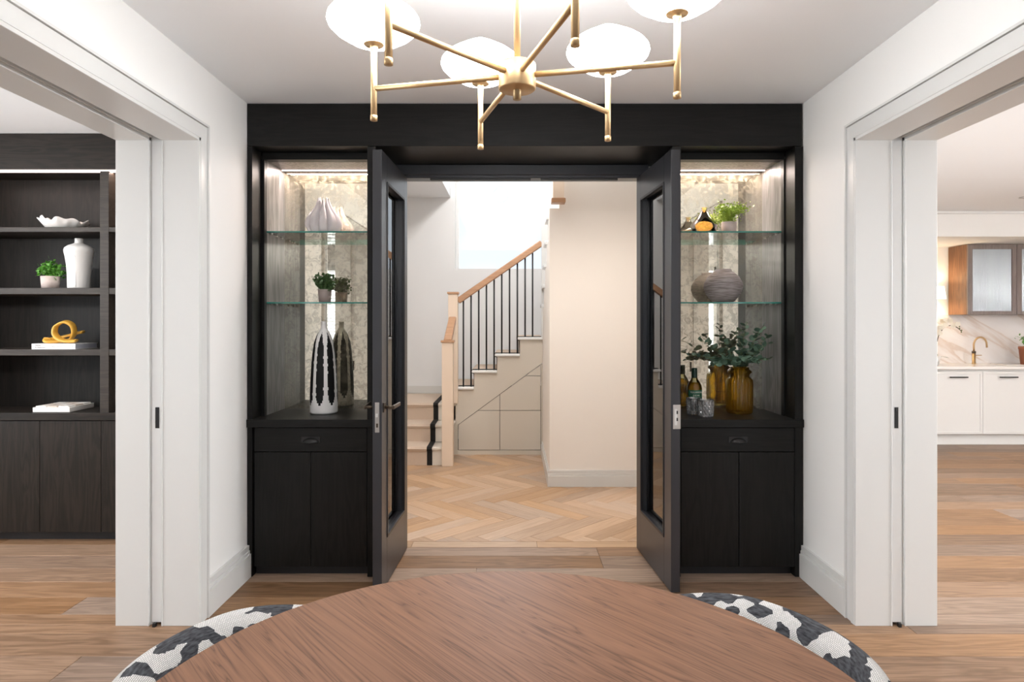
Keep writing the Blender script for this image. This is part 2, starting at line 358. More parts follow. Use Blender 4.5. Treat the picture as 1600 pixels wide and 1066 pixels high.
def mk_marble():
    m, nt, p = new_mat('veined_marble'); N = nt.nodes; L = nt.links
    tc = N.new('ShaderNodeTexCoord'); m0 = N.new('ShaderNodeMapping'); m0.inputs['Rotation'].default_value = (0, math.radians(-30), 0); mp = N.new('ShaderNodeMapping'); mp.inputs['Scale'].default_value = (.35, 1, 1.7)
    L.new(tc.outputs['Object'], m0.inputs['Vector']); L.new(m0.outputs[0], mp.inputs['Vector'])
    n = N.new('ShaderNodeTexNoise'); n.inputs['Scale'].default_value = 2.4; n.inputs['Detail'].default_value = 6; n.inputs['Distortion'].default_value = .5; L.new(mp.outputs[0], n.inputs['Vector'])
    cr = N.new('ShaderNodeValToRGB'); e = cr.color_ramp.elements; e[0].position = .40; e[0].color = (.86, .81, .78, 1); e[1].position = .485; e[1].color = (.70, .58, .50, 1)
    a = e.new(.51); a.color = (.84, .78, .74, 1); b = e.new(.66); b.color = (.88, .84, .82, 1)
    L.new(n.outputs['Fac'], cr.inputs[0]); L.new(cr.outputs[0], p.inputs['Base Color']); p.inputs['Roughness'].default_value = .2; return m
M['marble'] = mk_marble()

def mk_boucle():
    m, nt, p = new_mat('black_white_boucle'); N = nt.nodes; L = nt.links
    uv = N.new('ShaderNodeUVMap'); uv.uv_map = 'uv'
    nz = N.new('ShaderNodeTexNoise'); nz.inputs['Scale'].default_value = 9; nz.inputs['Detail'].default_value = 2; L.new(uv.outputs[0], nz.inputs['Vector'])
    ms = N.new('ShaderNodeVectorMath'); ms.operation = 'MULTIPLY_ADD'; ms.inputs[1].default_value = (.05, .02, 0); L.new(nz.outputs['Color'], ms.inputs[0]); L.new(uv.outputs[0], ms.inputs[2])
    oi = N.new('ShaderNodeObjectInfo'); ad = N.new('ShaderNodeVectorMath'); ad.operation = 'ADD'; L.new(ms.outputs[0], ad.inputs[0]); L.new(oi.outputs['Location'], ad.inputs[1])
    mp = N.new('ShaderNodeMapping'); mp.inputs['Scale'].default_value = (21.0, 30.0, 1); mp.inputs['Rotation'].default_value = (0, 0, .35); L.new(ad.outputs[0], mp.inputs['Vector'])
    v = N.new('ShaderNodeTexVoronoi'); v.distance = 'CHEBYCHEV'; v.inputs['Scale'].default_value = 1.0; v.inputs['Randomness'].default_value = .75; v.voronoi_dimensions = '2D'; L.new(mp.outputs[0], v.inputs['Vector'])
    sp = N.new('ShaderNodeSeparateColor'); L.new(v.outputs['Color'], sp.inputs[0])
    gt = N.new('ShaderNodeMath'); gt.operation = 'GREATER_THAN'; gt.inputs[1].default_value = .52; L.new(sp.outputs[0], gt.inputs[0])
    br = N.new('ShaderNodeTexBrick'); br.inputs['Scale'].default_value = 75; br.inputs['Mortar Size'].default_value = .045; br.inputs['Color1'].default_value = (.66, .645, .62, 1); br.inputs['Color2'].default_value = (.55, .54, .52, 1); br.inputs['Mortar'].default_value = (.25, .245, .24, 1)
    L.new(uv.outputs[0], br.inputs['Vector'])
    nb = N.new('ShaderNodeTexNoise'); nb.inputs['Scale'].default_value = 120; mpb = N.new('ShaderNodeMapping'); mpb.inputs['Scale'].default_value = (.35, 1.6, 1); mpb.inputs['Rotation'].default_value = (0, 0, .5); L.new(uv.outputs[0], mpb.inputs['Vector']); L.new(mpb.outputs[0], nb.inputs['Vector'])
    cb = N.new('ShaderNodeValToRGB'); cb.color_ramp.elements[0].color = (.006, .006, .008, 1); cb.color_ramp.elements[0].position = .3; cb.color_ramp.elements[1].color = (.075, .078, .088, 1); cb.color_ramp.elements[1].position = .75; L.new(nb.outputs['Fac'], cb.inputs[0])
    mx = N.new('ShaderNodeMixRGB'); L.new(gt.outputs[0], mx.inputs[0]); L.new(br.outputs[0], mx.inputs[1]); L.new(cb.outputs[0], mx.inputs[2]); L.new(mx.outputs[0], p.inputs['Base Color'])
    p.inputs['Roughness'].default_value = .95
    bp = N.new('ShaderNodeBump'); bp.inputs['Strength'].default_value = .5; bp.inputs['Distance'].default_value = .004; L.new(mx.outputs[0], bp.inputs['Height']); L.new(bp.outputs[0], p.inputs['Normal']); return m
M['boucle'] = mk_boucle()

def mk_reeded():
    m = bpy.data.materials.new('reeded_glass'); m.use_nodes = True; nt = m.node_tree; nt.nodes.clear(); N = nt.nodes; L = nt.links
    o = N.new('ShaderNodeOutputMaterial'); g = N.new('ShaderNodeBsdfGlossy'); g.inputs[0].default_value = (.75, .80, .84, 1); g.inputs['Roughness'].default_value = .22
    d = N.new('ShaderNodeBsdfTranslucent'); d.inputs[0].default_value = (.75, .78, .8, 1); d2 = N.new('ShaderNodeBsdfDiffuse'); d2.inputs[0].default_value = (.33, .35, .37, 1)
    a = N.new('ShaderNodeMixShader'); a.inputs[0].default_value = .6; L.new(d.outputs[0], a.inputs[1]); L.new(d2.outputs[0], a.inputs[2])
    b = N.new('ShaderNodeMixShader'); b.inputs[0].default_value = .32; L.new(a.outputs[0], b.inputs[1]); L.new(g.outputs[0], b.inputs[2]); L.new(b.outputs[0], o.inputs[0]); return m
M['reeded'] = mk_reeded()

# ------------------------------------------------------------------ room shell
CZ = 2.52                       # ceiling height
XL, XR = -1.42, 1.54            # dining-room side wall faces
XL2, XR2 = -1.775, 1.886        # far faces of the thick pocket walls
DJ = 2.924                      # far jambs of the wide openings
DN_L, DN_R = 1.32, 1.49         # near jambs
HZ = 2.181                      # underside of the opening heads
RB = -2.6                       # rear walls
DF = 3.47                       # front of the built-in joinery
DH = 3.99                       # hall side of the dividing wall

def floor_rows(y0, y1):
    ys = []; y = 3.595
    while y > y0: y -= .19
    while y < y1:
        ys.append(y); y += .19
    return ys
sub_d = struct('floor', B(XL2+.17, XR2-.17, RB, 3.925, -.05, -.0165), M['subfloor'], label='dining room floor of brown oak planks')
sub_l = struct('floor.001', B(-5.6, XL2+.17, RB, 4.40, -.05, -.0165), M['subfloor'], label='living room floor of brown oak planks')
sub_k = struct('floor.002', B(XR2-.17, 8.0, RB, 7.85, -.05, -.0165), M['subfloor'], label='kitchen floor of brown oak planks')
PLANK_CACHE = {}
def plank(length, width, parent, cx, cy, material, name='plank', rz=0.0, poly=None):
    key = (round(length, 3), round(width, 3), material.name)
    me = PLANK_CACHE.get(key) if poly is None else None
    if me is None:
        mb = MB(); a, b_, c = length/2-.0008, width/2-.0008, .0012
        if poly is None:
            vs_ = []
            for z, q in ((-.016, 0), (-c, 0), (0, c)):
                vs_ += [(-a+q, -b_+q, z), (a-q, -b_+q, z), (a-q, b_-q, z), (-a+q, b_-q, z)]
            fs_ = [(8, 9, 10, 11)]
            for k in (0, 4):
                for i in range(4): fs_.append((k+i, k+(i+1) % 4, k+4+(i+1) % 4, k+4+i))
            mb.add(vs_, fs_, False)
        else:
            mb.prism(poly, -.016, 0, 'z')
        me = mb.mesh(name, material)
        if poly is None: PLANK_CACHE[key] = me
    o = bpy.data.objects.new(name, me); COL.objects.link(o); o.parent = parent; o.location = (cx, cy, 0); o.rotation_euler = (0, 0, rz); return o
LEN = 2.1
def lay(x0, x1, y0, y1, parent, seed, split=None):
    rr = random.Random(seed)
    for y in floor_rows(y0, y1):
        ya, yb = max(y, y0), min(y+.19, y1)
        if yb-ya < .02: continue
        x = x0-rr.choice([0, .35, .7, 1.05, 1.4, 1.75])
        while x < x1:
            a, b_ = max(x, x0), min(x+LEN, x1); x += LEN
            if b_-a < .03: continue
            plank(b_-a, yb-ya, parent((a+b_)/2), (a+b_)/2, (ya+yb)/2, M['floor'])
def owner(cx): return sub_l if cx < XL2+.17 else (sub_k if cx > XR2-.17 else sub_d)
lay(-5.6, 8.0, RB, DJ, owner, 3)
lay(-5.6, XL2+.17, DJ, 4.40, owner, 5)
lay(XL2+.17, XR2-.17, DJ, 3.925, owner, 6)
lay(XR2-.17, 8.0, DJ, 7.85, owner, 8)

# hall: herringbone blocks inside a plank border
sub_h = struct('floor.003', B(-1.75, 1.75, 3.925, 7.70, -.05, -.0165), M['subfloor'], label='hall floor of oak herringbone blocks')
def clip(poly, x0, x1, y0, y1):
    for (ax, lim, sgn) in ((0, x0, 1), (0, x1, -1), (1, y0, 1), (1, y1, -1)):
        out = []
        for i in range(len(poly)):
            p, q = poly[i], poly[(i+1) % len(poly)]
            ip, iq = (p[ax]-lim)*sgn >= 0, (q[ax]-lim)*sgn >= 0
            if ip: out.append(p)
            if ip != iq:
                t = (lim-p[ax])/(q[ax]-p[ax]); out.append((p[0]+(q[0]-p[0])*t, p[1]+(q[1]-p[1])*t))
        poly = out
        if len(poly) < 3: return []
    return poly
BL, BW = .60, .12; hx0, hx1, hy0, hy1 = -1.75, 1.62, 4.035, 6.74
s2 = math.sqrt(.5)
def rot45(p): return (-(p[0]+p[1])*s2, (p[0]-p[1])*s2)
for i in range(-20, 21):
    for j in range(-16, 17):
        for kind in (0, 1):
            # classic herringbone lattice in axis-aligned space, turned 45 degrees
            ox = i*BW + j*BL; oy = i*BW - j*BL
            if kind == 0: rect = (ox, oy, ox+BL, oy+BW)
            else: rect = (ox+0, oy+BW, ox+BW, oy+BW+BL)
            c0 = ((rect[0]+rect[2])/2, (rect[1]+rect[3])/2); cw = rot45(c0); cw = (cw[0]-.15, cw[1]+5.404)
            if not (hx0-.4 < cw[0] < hx1+.4 and hy0-.4 < cw[1] < hy1+.4): continue
            g = .0007
            corners = [(rect[0]+g, rect[1]+g), (rect[2]-g, rect[1]+g), (rect[2]-g, rect[3]-g), (rect[0]+g, rect[3]-g)]
            pw = [(rot45(p)[0]-.15, rot45(p)[1]+5.404) for p in corners]
            cl = clip(pw, hx0, hx1, hy0, hy1)
            if len(cl) < 3: continue
            ar = abs(sum(cl[k][0]*cl[(k+1) % len(cl)][1]-cl[(k+1) % len(cl)][0]*cl[k][1] for k in range(len(cl))))/2
            if ar < .002: continue
            rz = 3*PI/4 if kind == 0 else 5*PI/4
            if len(cl) == 4 and ar > BL*BW*.97:
                plank(BL, BW, sub_h, cw[0], cw[1], M['parquet'], 'parquet_block', rz)
            else:
                ca, sa = math.cos(-rz), math.sin(-rz)
                lp = [((p[0]-cw[0])*ca-(p[1]-cw[1])*sa, (p[0]-cw[0])*sa+(p[1]-cw[1])*ca) for p in cl]
                plank(BL, BW, sub_h, cw[0], cw[1], M['parquet'], 'parquet_block', rz, lp)
for (a, b_) in ((-1.75, -.62), (-.62, .14), (.14, 1.75)):
    plank(b_-a, .104, sub_h, (a+b_)/2, 3.981, M['parquet'], 'border_plank')

# ceilings
struct('ceiling', B(XL, XR, RB, DH, CZ, CZ+.12), M['ceiling'])
struct('ceiling.001', B(-5.6, XL2, RB, 4.40, CZ, CZ+.12), M['ceiling'])
struct('ceiling.002', B(XR2, 8.0, RB, 7.85, CZ, CZ+.12), M['ceiling'])
struct('ceiling.003', B(-1.75, 1.75, DH, 5.05, CZ, CZ+.12), M['ceiling'])
struct('ceiling.004', B(-1.75, -.74, 5.05, 7.62, 2.815, 2.93), M['ceiling'])
struct('ceiling.005', B(-1.75, 1.75, 4.95, 7.8, 5.2, 5.3), M['ceiling'])

# pocket walls with wide openings (left and right)
def pocket_wall(name, xa, xb, dn):
    mb = MB(); x0, x1 = min(xa, xb), max(xa, xb)
    mb.box(x0, x1, RB, dn, 0, CZ); mb.box(x0, x1, DJ+.0005, DH, 0, CZ) if False else None
    c = (x0+x1)/2; g = .0275
    for (a, b_) in ((x0, c-g), (c+g, x1)): mb.box(a, b_, DJ, DH, 0, CZ)
    mb.box(c-g, c+g, DJ+.6, DH, 0, CZ)
    for (a, b_) in ((x0, c-g), (c+g, x1)): mb.box(a, b_, dn, DJ, HZ, CZ)
    mb.box(c-g, c+g, dn, DJ, HZ+.06, CZ)
    return struct(name, mb, M['wall'])
CL, CR = (XL+XL2)/2+.008, (XR+XR2)/2
pocket_wall('wall_left', XL2+.012, XL, DN_L); pocket_wall('wall_right', XR, XR2-.012, DN_R)
# jamb linings, head linings and architraves
n_trim = [0]
def trim(mb, m='trim', bevel=.002, label=None):
    n_trim[0] += 1; return struct('trim_%d' % n_trim[0], mb, M[m], bevel, label)
def opening_trim(side):
    s = 1 if side == 'R' else -1
    xi, xo, dn = (XR, XR2, DN_R) if s > 0 else (XL, XL2, DN_L)
    c = (xi+xo)/2; g = .0275
    for (a, b_) in ((xi-s*.018, c-s*g), (c+s*g, xo)):
        mb = MB(); mb.box(a, b_, DJ-.016, DJ+.002, 0, HZ-.001); mb.box(a, b_, dn-.002, dn+.016, 0, HZ-.001); mb.box(a, b_, dn-.002, DJ+.002, HZ-.016, HZ+.003)
        # stop beads beside the slot
        e = b_ if a == xi-s*.018 else a
        q = e-s*.006 if e == b_ else e+s*.006
        mb.box(min(e, q), max(e, q), DJ-.019, DJ-.016, 0, HZ-.016)
        trim(mb)
    struct('trim_%d' % (n_trim[0]+50), B(c-g, c+g, dn, DJ, HZ+.03, HZ+.06), M['dark_gap'])
    # architrave: flat board, raised outer fillet
    mb = MB(); w_ = .078
    for k, (o0, o1, t) in enumerate(((0, .026, .020), (.026, .066, .016), (.066, w_, .024))):
        xa, xb = xi-s*t, xi
        mb.box(xa, xb, DJ+o0-.002, DJ+o1-.004, 0, HZ+o0-.002); mb.box(xa, xb, dn-o1+.004, dn-o0+.002, 0, HZ+o0-.002)
        mb.box(xa, xb, dn-o1+.004, DJ+o1-.004, HZ+o0-.002, HZ+o1-.004)
    trim(mb, 'trim', 0)
    # pocket sliding door: its leading edge shows in the slot
    d = struct('door_%d' % (3 if s < 0 else 4), B(c-.0215, c+.0215, DJ-.006, DJ+.56, .012, HZ+.028), M['trim_bright'], .002,
               'white pocket door slid into the %s wall' % ('left' if s < 0 else 'right'))
    pl = B(c-.0085-s*.004, c+.0085-s*.004, DJ-.0085, DJ-.0055, .880, .974).build('edge_pull', M['gunmetal'], d, .001)
    B(c-.004-s*.004, c+.004-s*.004, DJ-.0105, DJ-.0084, .955, .968).build('pull_catch', M['black'], pl)
    B(c-.0085-s*.004, c+.0085-s*.004, DJ-.0088, DJ-.0060, .955, .974)
    d['label'] = 'white pocket door slid into the %s wall' % ('left' if s < 0 else 'right')
    trim(B(c-.006, c+.006, DJ-.030, DJ-.012, 0, .016), 'gunmetal', 0)
    d2 = struct('door_%d' % (5 if s < 0 else 6), B(c-.0215, c+.0215, dn-.3, dn+.004, .012, HZ+.028), M['trim_bright'], .002)
    B(c-.0085, c+.0085, dn+.004, dn+.007, .88, .974).build('edge_pull', M['gunmetal'], d2)
opening_trim('L'); opening_trim('R')

def baseboard(name, x_wall, s, d0, d1, h=.17, along='y'):
    mb = MB()
    for (z0, z1, t) in ((0, h-.045, .024), (h-.045, h-.028, .018), (h-.028, h, .014)):
        if along == 'y': mb.box(x_wall, x_wall+s*t, d0, d1, z0, z1)
        else: mb.box(d0, d1, x_wall, x_wall+s*t, z0, z1)
    return struct(name, mb, M['trim'], .002)
baseboard('baseboard_left', XL, 1, DJ+.077, DF); baseboard('baseboard_right', XR, -1, DJ+.077, DF)
baseboard('baseboard_left_rear', XL, 1, RB, DN_L-.077); baseboard('baseboard_right_rear', XR, -1, RB, DN_R-.077)

# rear walls with garden windows
def rear_wall(name, x0, x1, wx0, wx1, z0, z1, wn, bars=2):
    mb = MB(); mb.box(x0, wx0, RB-.12, RB, 0, CZ); mb.box(wx1, x1, RB-.12, RB, 0, CZ); mb.box(wx0, wx1, RB-.12, RB, z1, CZ)
    if z0 > 0: mb.box(wx0, wx1, RB-.12, RB, 0, z0)
    struct(name, mb, M['wall'])
    wmb = MB()
    for i in range(bars+1):
        xx = wx0+(wx1-wx0)*i/bars; wmb.box(xx-.03, xx+.03, RB-.09, RB-.03, z0, z1)
    for zz in (z0+.03, z1-.03): wmb.box(wx0, wx1, RB-.09, RB-.03, zz-.03, zz+.03)
    wd = struct(wn, wmb, M['trim_bright'])
    B(wx0, wx1, RB-.065, RB-.055, z0, z1).build('pane', M['win_glass'], wd)
    return wd
rear_wall('wall_rear', XL, XR, -1.1, 1.2, .05, 2.25, 'window_added_1', 3)  # the dining window is unseen, put in for its light
wl = rear_wall('wall_rear_living', -5.6, XL2, -4.3, -2.1, .1, 2.25, 'window_2', 3)
rear_wall('wall_rear_kitchen', XR2, 8.0, 2.3, 5.1, .1, 2.25, 'window_3', 3)
bl = thing('window_blind', 'white slatted blind at the living room garden window behind the camera', 'blind', (-3.2, RB+.05, .12))
for i in range(40): B(-4.28, -2.12, RB+.03, RB+.07, .15+i*.053, .158+i*.053).build('slat', M['blind'], bl)
B(-4.28, -2.12, RB+.02, RB+.08, 2.26, 2.32).build('head_rail', M['blind'], bl)

# other walls of the living room and kitchen
struct('wall_living_back', B(-5.6, XL2, 4.36, 4.5, 0, CZ), M['wall'])
struct('wall_living_pier', B(XL2-.05, XL2+.012, 3.2, 4.36, 0, CZ), M['wall']) if False else None
struct('wall_kitchen_back', B(XR2-.2, 8.0, 7.80, 7.95, 0, CZ), M['wall'])
def added_side_window(wname, xa, xb, y0, y1, wn):
    m_ = MB(); m_.box(xa, xb, RB, y0, 0, CZ); m_.box(xa, xb, y1, 7.85 if xa > 0 else 4.4, 0, CZ); m_.box(xa, xb, y0, y1, 0, .55); m_.box(xa, xb, y0, y1, 2.3, CZ); struct(wname, m_, M['wall'])
    c = (xa+xb)/2; m_ = MB()
    for yy in (y0+.03, (y0+y1)/2, y1-.03): m_.box(c-.03, c+.03, yy-.03, yy+.03, .55, 2.3)
    for zz in (.58, 2.27): m_.box(c-.03, c+.03, y0, y1, zz-.03, zz+.03)
    wd = struct(wn, m_, M['trim_bright']); B(c-.004, c+.004, y0+.03, y1-.03, .58, 2.27).build('pane', M['win_glass'], wd)
added_side_window('wall_kitchen_side', 8.0, 8.12, 0.5, 3.3, 'window_added_4'); added_side_window('wall_living_side', -5.72, -5.6, 0.5, 3.3, 'window_added_6')  # both windows are unseen, added to let in cross light
struct('wall_kitchen_left', B(XR2-.012, XR2, DH, 7.85, 0, CZ), M['wall'])

# dividing wall between dining room and hall, with the doorway
OX0, OX1, OZ = -.655, .75, 2.225
mb = MB(); mb.box(-1.75, OX0-.05, 3.925, DH, 0, CZ); mb.box(OX1+.05, 1.75, 3.925, DH, 0, CZ); mb.box(OX0-.05, OX1+.05, 3.925, DH, OZ+.04, CZ)
struct('wall_middle', mb, M['wall_hall'])
# hall walls
struct('wall_hall_left', B(-1.87, -1.75, DH, 7.8, 0, 5.2), M['wall_stair'])
struct('wall_hall_right', B(1.75, 1.87, DH, 7.8, 0, 5.2), M['wall_stair'])
struct('wall_hall_upper', B(-1.75, 1.75, 4.93, 5.05, CZ+.12, 5.2), M['wall_stair'])
WBX0, WBX1, WBZ0, WBZ1 = X(711, 7.62), .62, Z(420, 7.62), 3.55
mb = MB(); mb.box(-1.75, WBX0, 7.62, 7.82, 0, 5.2); mb.box(WBX1, 1.75, 7.62, 7.82, 0, 5.2); mb.box(WBX0, WBX1, 7.62, 7.82, 0, WBZ0); mb.box(WBX0, WBX1, 7.62, 7.82, WBZ1, 5.2)
struct('wall_stair_back', mb, M['wall_stair'])
fr = MB()
fr.box(WBX0, WBX0+.035, 7.74, 7.80, WBZ0, WBZ1); fr.box(WBX1-.035, WBX1, 7.74, 7.80, WBZ0, WBZ1); fr.box(WBX0, WBX1, 7.74, 7.80, WBZ1-.035, WBZ1); fr.box(WBX0, WBX1, 7.75, 7.80, WBZ0, WBZ0+.008)
w5 = struct('window_5', fr, M['trim_bright'], label='tall pale window above the staircase')
B(WBX0+.03, WBX1-.03, 7.765, 7.775, WBZ0+.006, WBZ1-.03).build('pane', M['win_glass'], w5)

# hall wall on the right, under the upper flight
WX = .295
mb = MB(); prof = [(5.40, 0), (6.74, 0), (6.74, 1.36), (6.66, 1.36), (6.66, 1.50), (6.40, 1.50), (6.40, 1.68), (6.14, 1.68), (6.14, 1.86), (5.88, 1.86), (5.88, 2.045), (5.61, 2.045), (5.61, 2.225), (5.40, 2.225)]
mb.prism(prof, WX, WX+.08, 'x'); mb.box(WX+.08, 1.75, 5.40, 5.48, 0, 2.9); mb.box(WX, WX+.08, 5.40, 5.44, 2.225, 2.30)
struct('wall_hall_front', mb, M['wall_hall'])
baseboard('baseboard_hall', 5.40, -1, WX-.018, 1.75, .135, 'x')
mb = MB(); mb.box(WX-.018, WX, 5.40, 6.70, 0, .107); mb.box(WX-.010, WX, 5.40, 6.70, .107, .135); struct('baseboard_hall_return', mb, M['trim'], .002)
mb = MB(); mb.box(-1.75, X(690, 7.6)+.35, 7.60, 7.62, .532, .62); struct('baseboard_stair', mb, M['trim'], .002)

# ------------------------------------------------------------------ staircase
st = thing('staircase', 'carpeted oak railed staircase with black spindles beyond the open doors', 'staircase', (-.6, 6.7, 0))
st['kind'] = 'thing'
RISE1 = [.177, .354, .532]; GO1 = [6.20, 6.45, 6.70]
for k in range(3):
    d1 = 7.60 if k == 2 else GO1[k]+.27
    MB().box(-1.74, -.60, GO1[k]-.022, d1, RISE1[k]-.03, RISE1[k]-.006).build('tread', M['stair_paint'], st, .006)
    B(-1.74, -.60, GO1[k], GO1[k]+.02, RISE1[k]-.177, RISE1[k]-.03).build('riser', M['stair_paint'], st)
B(-1.74, -.60, 6.72, 7.60, .2, .50).build('landing', M['stair_paint'], st)
def runner(prof, a0, a1, axis, name, m):
    # prof: polyline in the plane; carpet 6 mm thick laid on it
    n = len(prof); off = []
    for i in range(n):
        p0 = Vector(prof[max(i-1, 0)]); p1 = Vector(prof[min(i+1, n-1)]); d = (p1-p0).normalized(); off.append((prof[i][0]-d[1]*.007, prof[i][1]+d[0]*.007))
    mb = MB(); mb.prism(list(prof)+off[::-1], a0, a1, axis); return mb.build(name, m, st)
p1 = []
for k in range(3):
    y, z = GO1[k], RISE1[k]
    p1 += [(y-.002, z-.176), (y-.003, z-.045), (y-.018, z-.034), (y-.026, z-.018), (y-.018, z-.006)]
p1 += [(7.58, .526)]
runner(p1, -1.68, -.825, 'x', 'stair_runner', M['carpet']); runner(p1, -.825, -.775, 'x', 'runner_binding', M['carpet_tape'])
# upper landing flight, side on
T2X = [-.656, -.420, -.184, .0506, .30]; T2Z = [.702, .872, 1.042, 1.212]
for k in range(4):
    MB().box(T2X[k]-.012, T2X[k+1]+.012, 6.675, 7.60, T2Z[k]-.034, T2Z[k]-.006).build('tread', M['trim_bright'], st, .008)
    B(T2X[k]+.012, T2X[k]+.03, 6.72, 7.60, T2Z[k]-.165, T2Z[k]-.03).build('riser', M['trim_bright'], st)
p2 = [(T2X[0]+.011, .54)]
for k in range(4):
    x, z = T2X[k], T2Z[k]
    p2 += [(x+.010, z-.044), (x-.008, z-.038), (x-.017, z-.020), (x-.010, z-.006), (T2X[k+1]+.011 if k < 3 else .29, z-.006)]
runner(p2, 6.80, 7.56, 'y', 'stair_runner', M['carpet']); runner(p2, 6.755, 6.80, 'y', 'runner_binding', M['carpet_tape'])
def slope(x): return .3055+(x+.5715)*.7325
SP = [(-.60, 0.0), (.29, 0.0)]
poly = [(-.60, .0), (-.5715, .0), (-.5715, .3055), (.276, slope(.276)), (.276, 0), (.294, 0), (.294, T2Z[3]-.034)]
for k in (3, 2, 1, 0):
    poly += [(T2X[k]+.012, T2Z[k]-.034)]+([(T2X[k]+.012, T2Z[k-1]-.034)] if k > 0 else [])
poly[-1] = (-.60, T2Z[0]-.034)
B(-.572, .294, 6.76, 6.79, 0, .70).build('cupboard_backing', M['dark_gap'], st)
mb = MB(); mb.box(-.67, -.60, 6.70, 6.73, 0, .5); mb.prism([(-.60, .0), (-.575, .0), (-.575, .3055), (-.575, .34), (-.575, T2Z[0]-.034), (-.60, T2Z[0]-.034)], 6.70, 6.73, 'y')
for k in range(4):
    xa = -.575 if k == 0 else T2X[k]+.012; xb = T2X[k+1]+.012 if k < 3 else .294
    mb.prism([(xa, slope(xa)+.003), (xb, slope(xb)+.003), (xb, T2Z[k]-.034), (xa, T2Z[k]-.034)], 6.70, 6.73, 'y')
mb.box(.279, .294, 6.70, 6.73, 0, slope(.279)); mb.box(-.575, .279, 6.70, 6.73, 0, .043)
mb.build('side_string', M['cup_paint'], st)
g = .0028
def cupboard(poly, name='cupboard_door'):
    c = Vector((sum(p[0] for p in poly)/len(poly), sum(p[1] for p in poly)/len(poly))); q = []
    n = len(poly)
    area = sum(poly[i][0]*poly[(i+1) % n][1]-poly[(i+1) % n][0]*poly[i][1] for i in range(n)); sg = 1 if area > 0 else -1
    L_ = []
    for i in range(n):
        p, r = Vector(poly[i]), Vector(poly[(i+1) % n]); d = (r-p).normalized(); nn = Vector((-d[1], d[0]))*sg; L_.append((p+nn*g, d))
    for i in range(n):
        (pa, da), (pb, db) = L_[i-1], L_[i]; den = da[0]*db[1]-da[1]*db[0]; t = ((pb-pa)[0]*db[1]-(pb-pa)[1]*db[0])/den; q.append(tuple(pa+da*t))
    MB().prism(q, 6.70, 6.722, 'y').build(name, M['cup_paint'], st)
xm = -.1445
cupboard([(-.5715, .046), (xm, .046), (xm, .453), (-.370, .453), (-.5715, .3055)])
cupboard([(-.370, .453), (xm, .453), (xm, slope(xm))]); cupboard([(xm, .046), (.276, .046), (.276, .453), (xm, .453)])
cupboard([(xm, .453), (.276, .453), (.276, .808), (.1145, .808), (xm, slope(xm))]); cupboard([(.1145, .808), (.276, .808), (.276, slope(.276))])
# newels, rails, spindles
def newel(x0, x1, y0, y1, z0, z1, m='post_paint', cap=True):
    o = B(x0, x1, y0, y1, z0, z1).build('newel_post', M[m], st, .003)
    if cap: B(x0-.01, x1+.01, y0-.01, y1+.01, z1, z1+.022).build('newel_cap', M['rail_oak'], o, .004)
    return o
newel(-.680, -.575, 6.15, 6.25, 0, 1.165); newel(-.668, -.572, 6.63, 6.73, .532, 1.645)
newel(.282, .372, 6.655, 6.745, 1.2, 2.545, 'trim', False)
MB().bar((-.625, 6.15, 1.175), (-.625, 6.66, 1.40), .075, .05).build('handrail', M['rail_oak'], st, .012, 3)
MB().bar((-.575, 6.70, 1.575), (.285, 6.70, 2.172), .06, .062, ).build('handrail', M['rail_oak'], st, .01, 3)
bx = [724, 736, 748, 760, 772, 784, 796.2, 808.4, 820.5, 832.2]
for i, px in enumerate(bx):
    x = X(px, 6.70); k = 0 if i < 2 else 1 if i < 5 else 2 if i < 8 else 3
    zt = 1.575+(x+.575)/.86*.597-.03
    MB().tube([(x, 6.705, T2Z[k]-.008), (x, 6.705, zt)], .0085, 8).build('spindle', M['black'], st)
# flight that climbs back towards the viewer
for k in range(5):
    y = 6.65-.262*k; z = 1.546+.181*k
    B(.278, 1.70, y, y+.29, z-.034, z).build('tread', M['trim_bright'], st, .006)
    B(.292, 1.70, y+.02, y+.034, z-.181, z-.034).build('riser', M['wall_stair'], st)
o = B(.315, .405, 5.26, 5.35, 2.36, 3.2).build('newel_post', M['post_paint'], st, .003)
B(.303, .417, 5.25, 5.36, 2.322, 2.36).build('newel_cap', M['rail_oak'], o, .006)

# ------------------------------------------------------------------ built-in joinery: bulkhead, display cabinets
mb = MB(); mb.box(XL+.002, XR-.008, DF, 3.925, 2.292, CZ-.003)
struct('trim_60', mb, M['black_oak_h'], .002, 'black oak bulkhead spanning above the doors and cabinets')
# doorway frame
mb = MB(); mb.box(OX0-.05, OX1+.05, 3.875, 3.925, 2.232, 2.291); mb.box(OX0-.05, OX1+.05, 3.892, 3.99, 2.215, 2.236); 
struct('trim_61', mb, M['door'], .003, 'charcoal head of the double door frame')
for k, (a, b_) in enumerate(((-.735, -.66), (.778, .84))):
    struct('trim_%d' % (62+k), B(a, b_, 3.93, 4.0, 0, 2.22), M['door'], .003)
MB().box(-.50, .10, 3.90, 3.935, 2.205, 2.215).build('trim_64', M['black'])['kind'] = 'structure'
MB().box(.16, .62, 3.90, 3.935, 2.205, 2.215).build('trim_65', M['black'])['kind'] = 'structure'

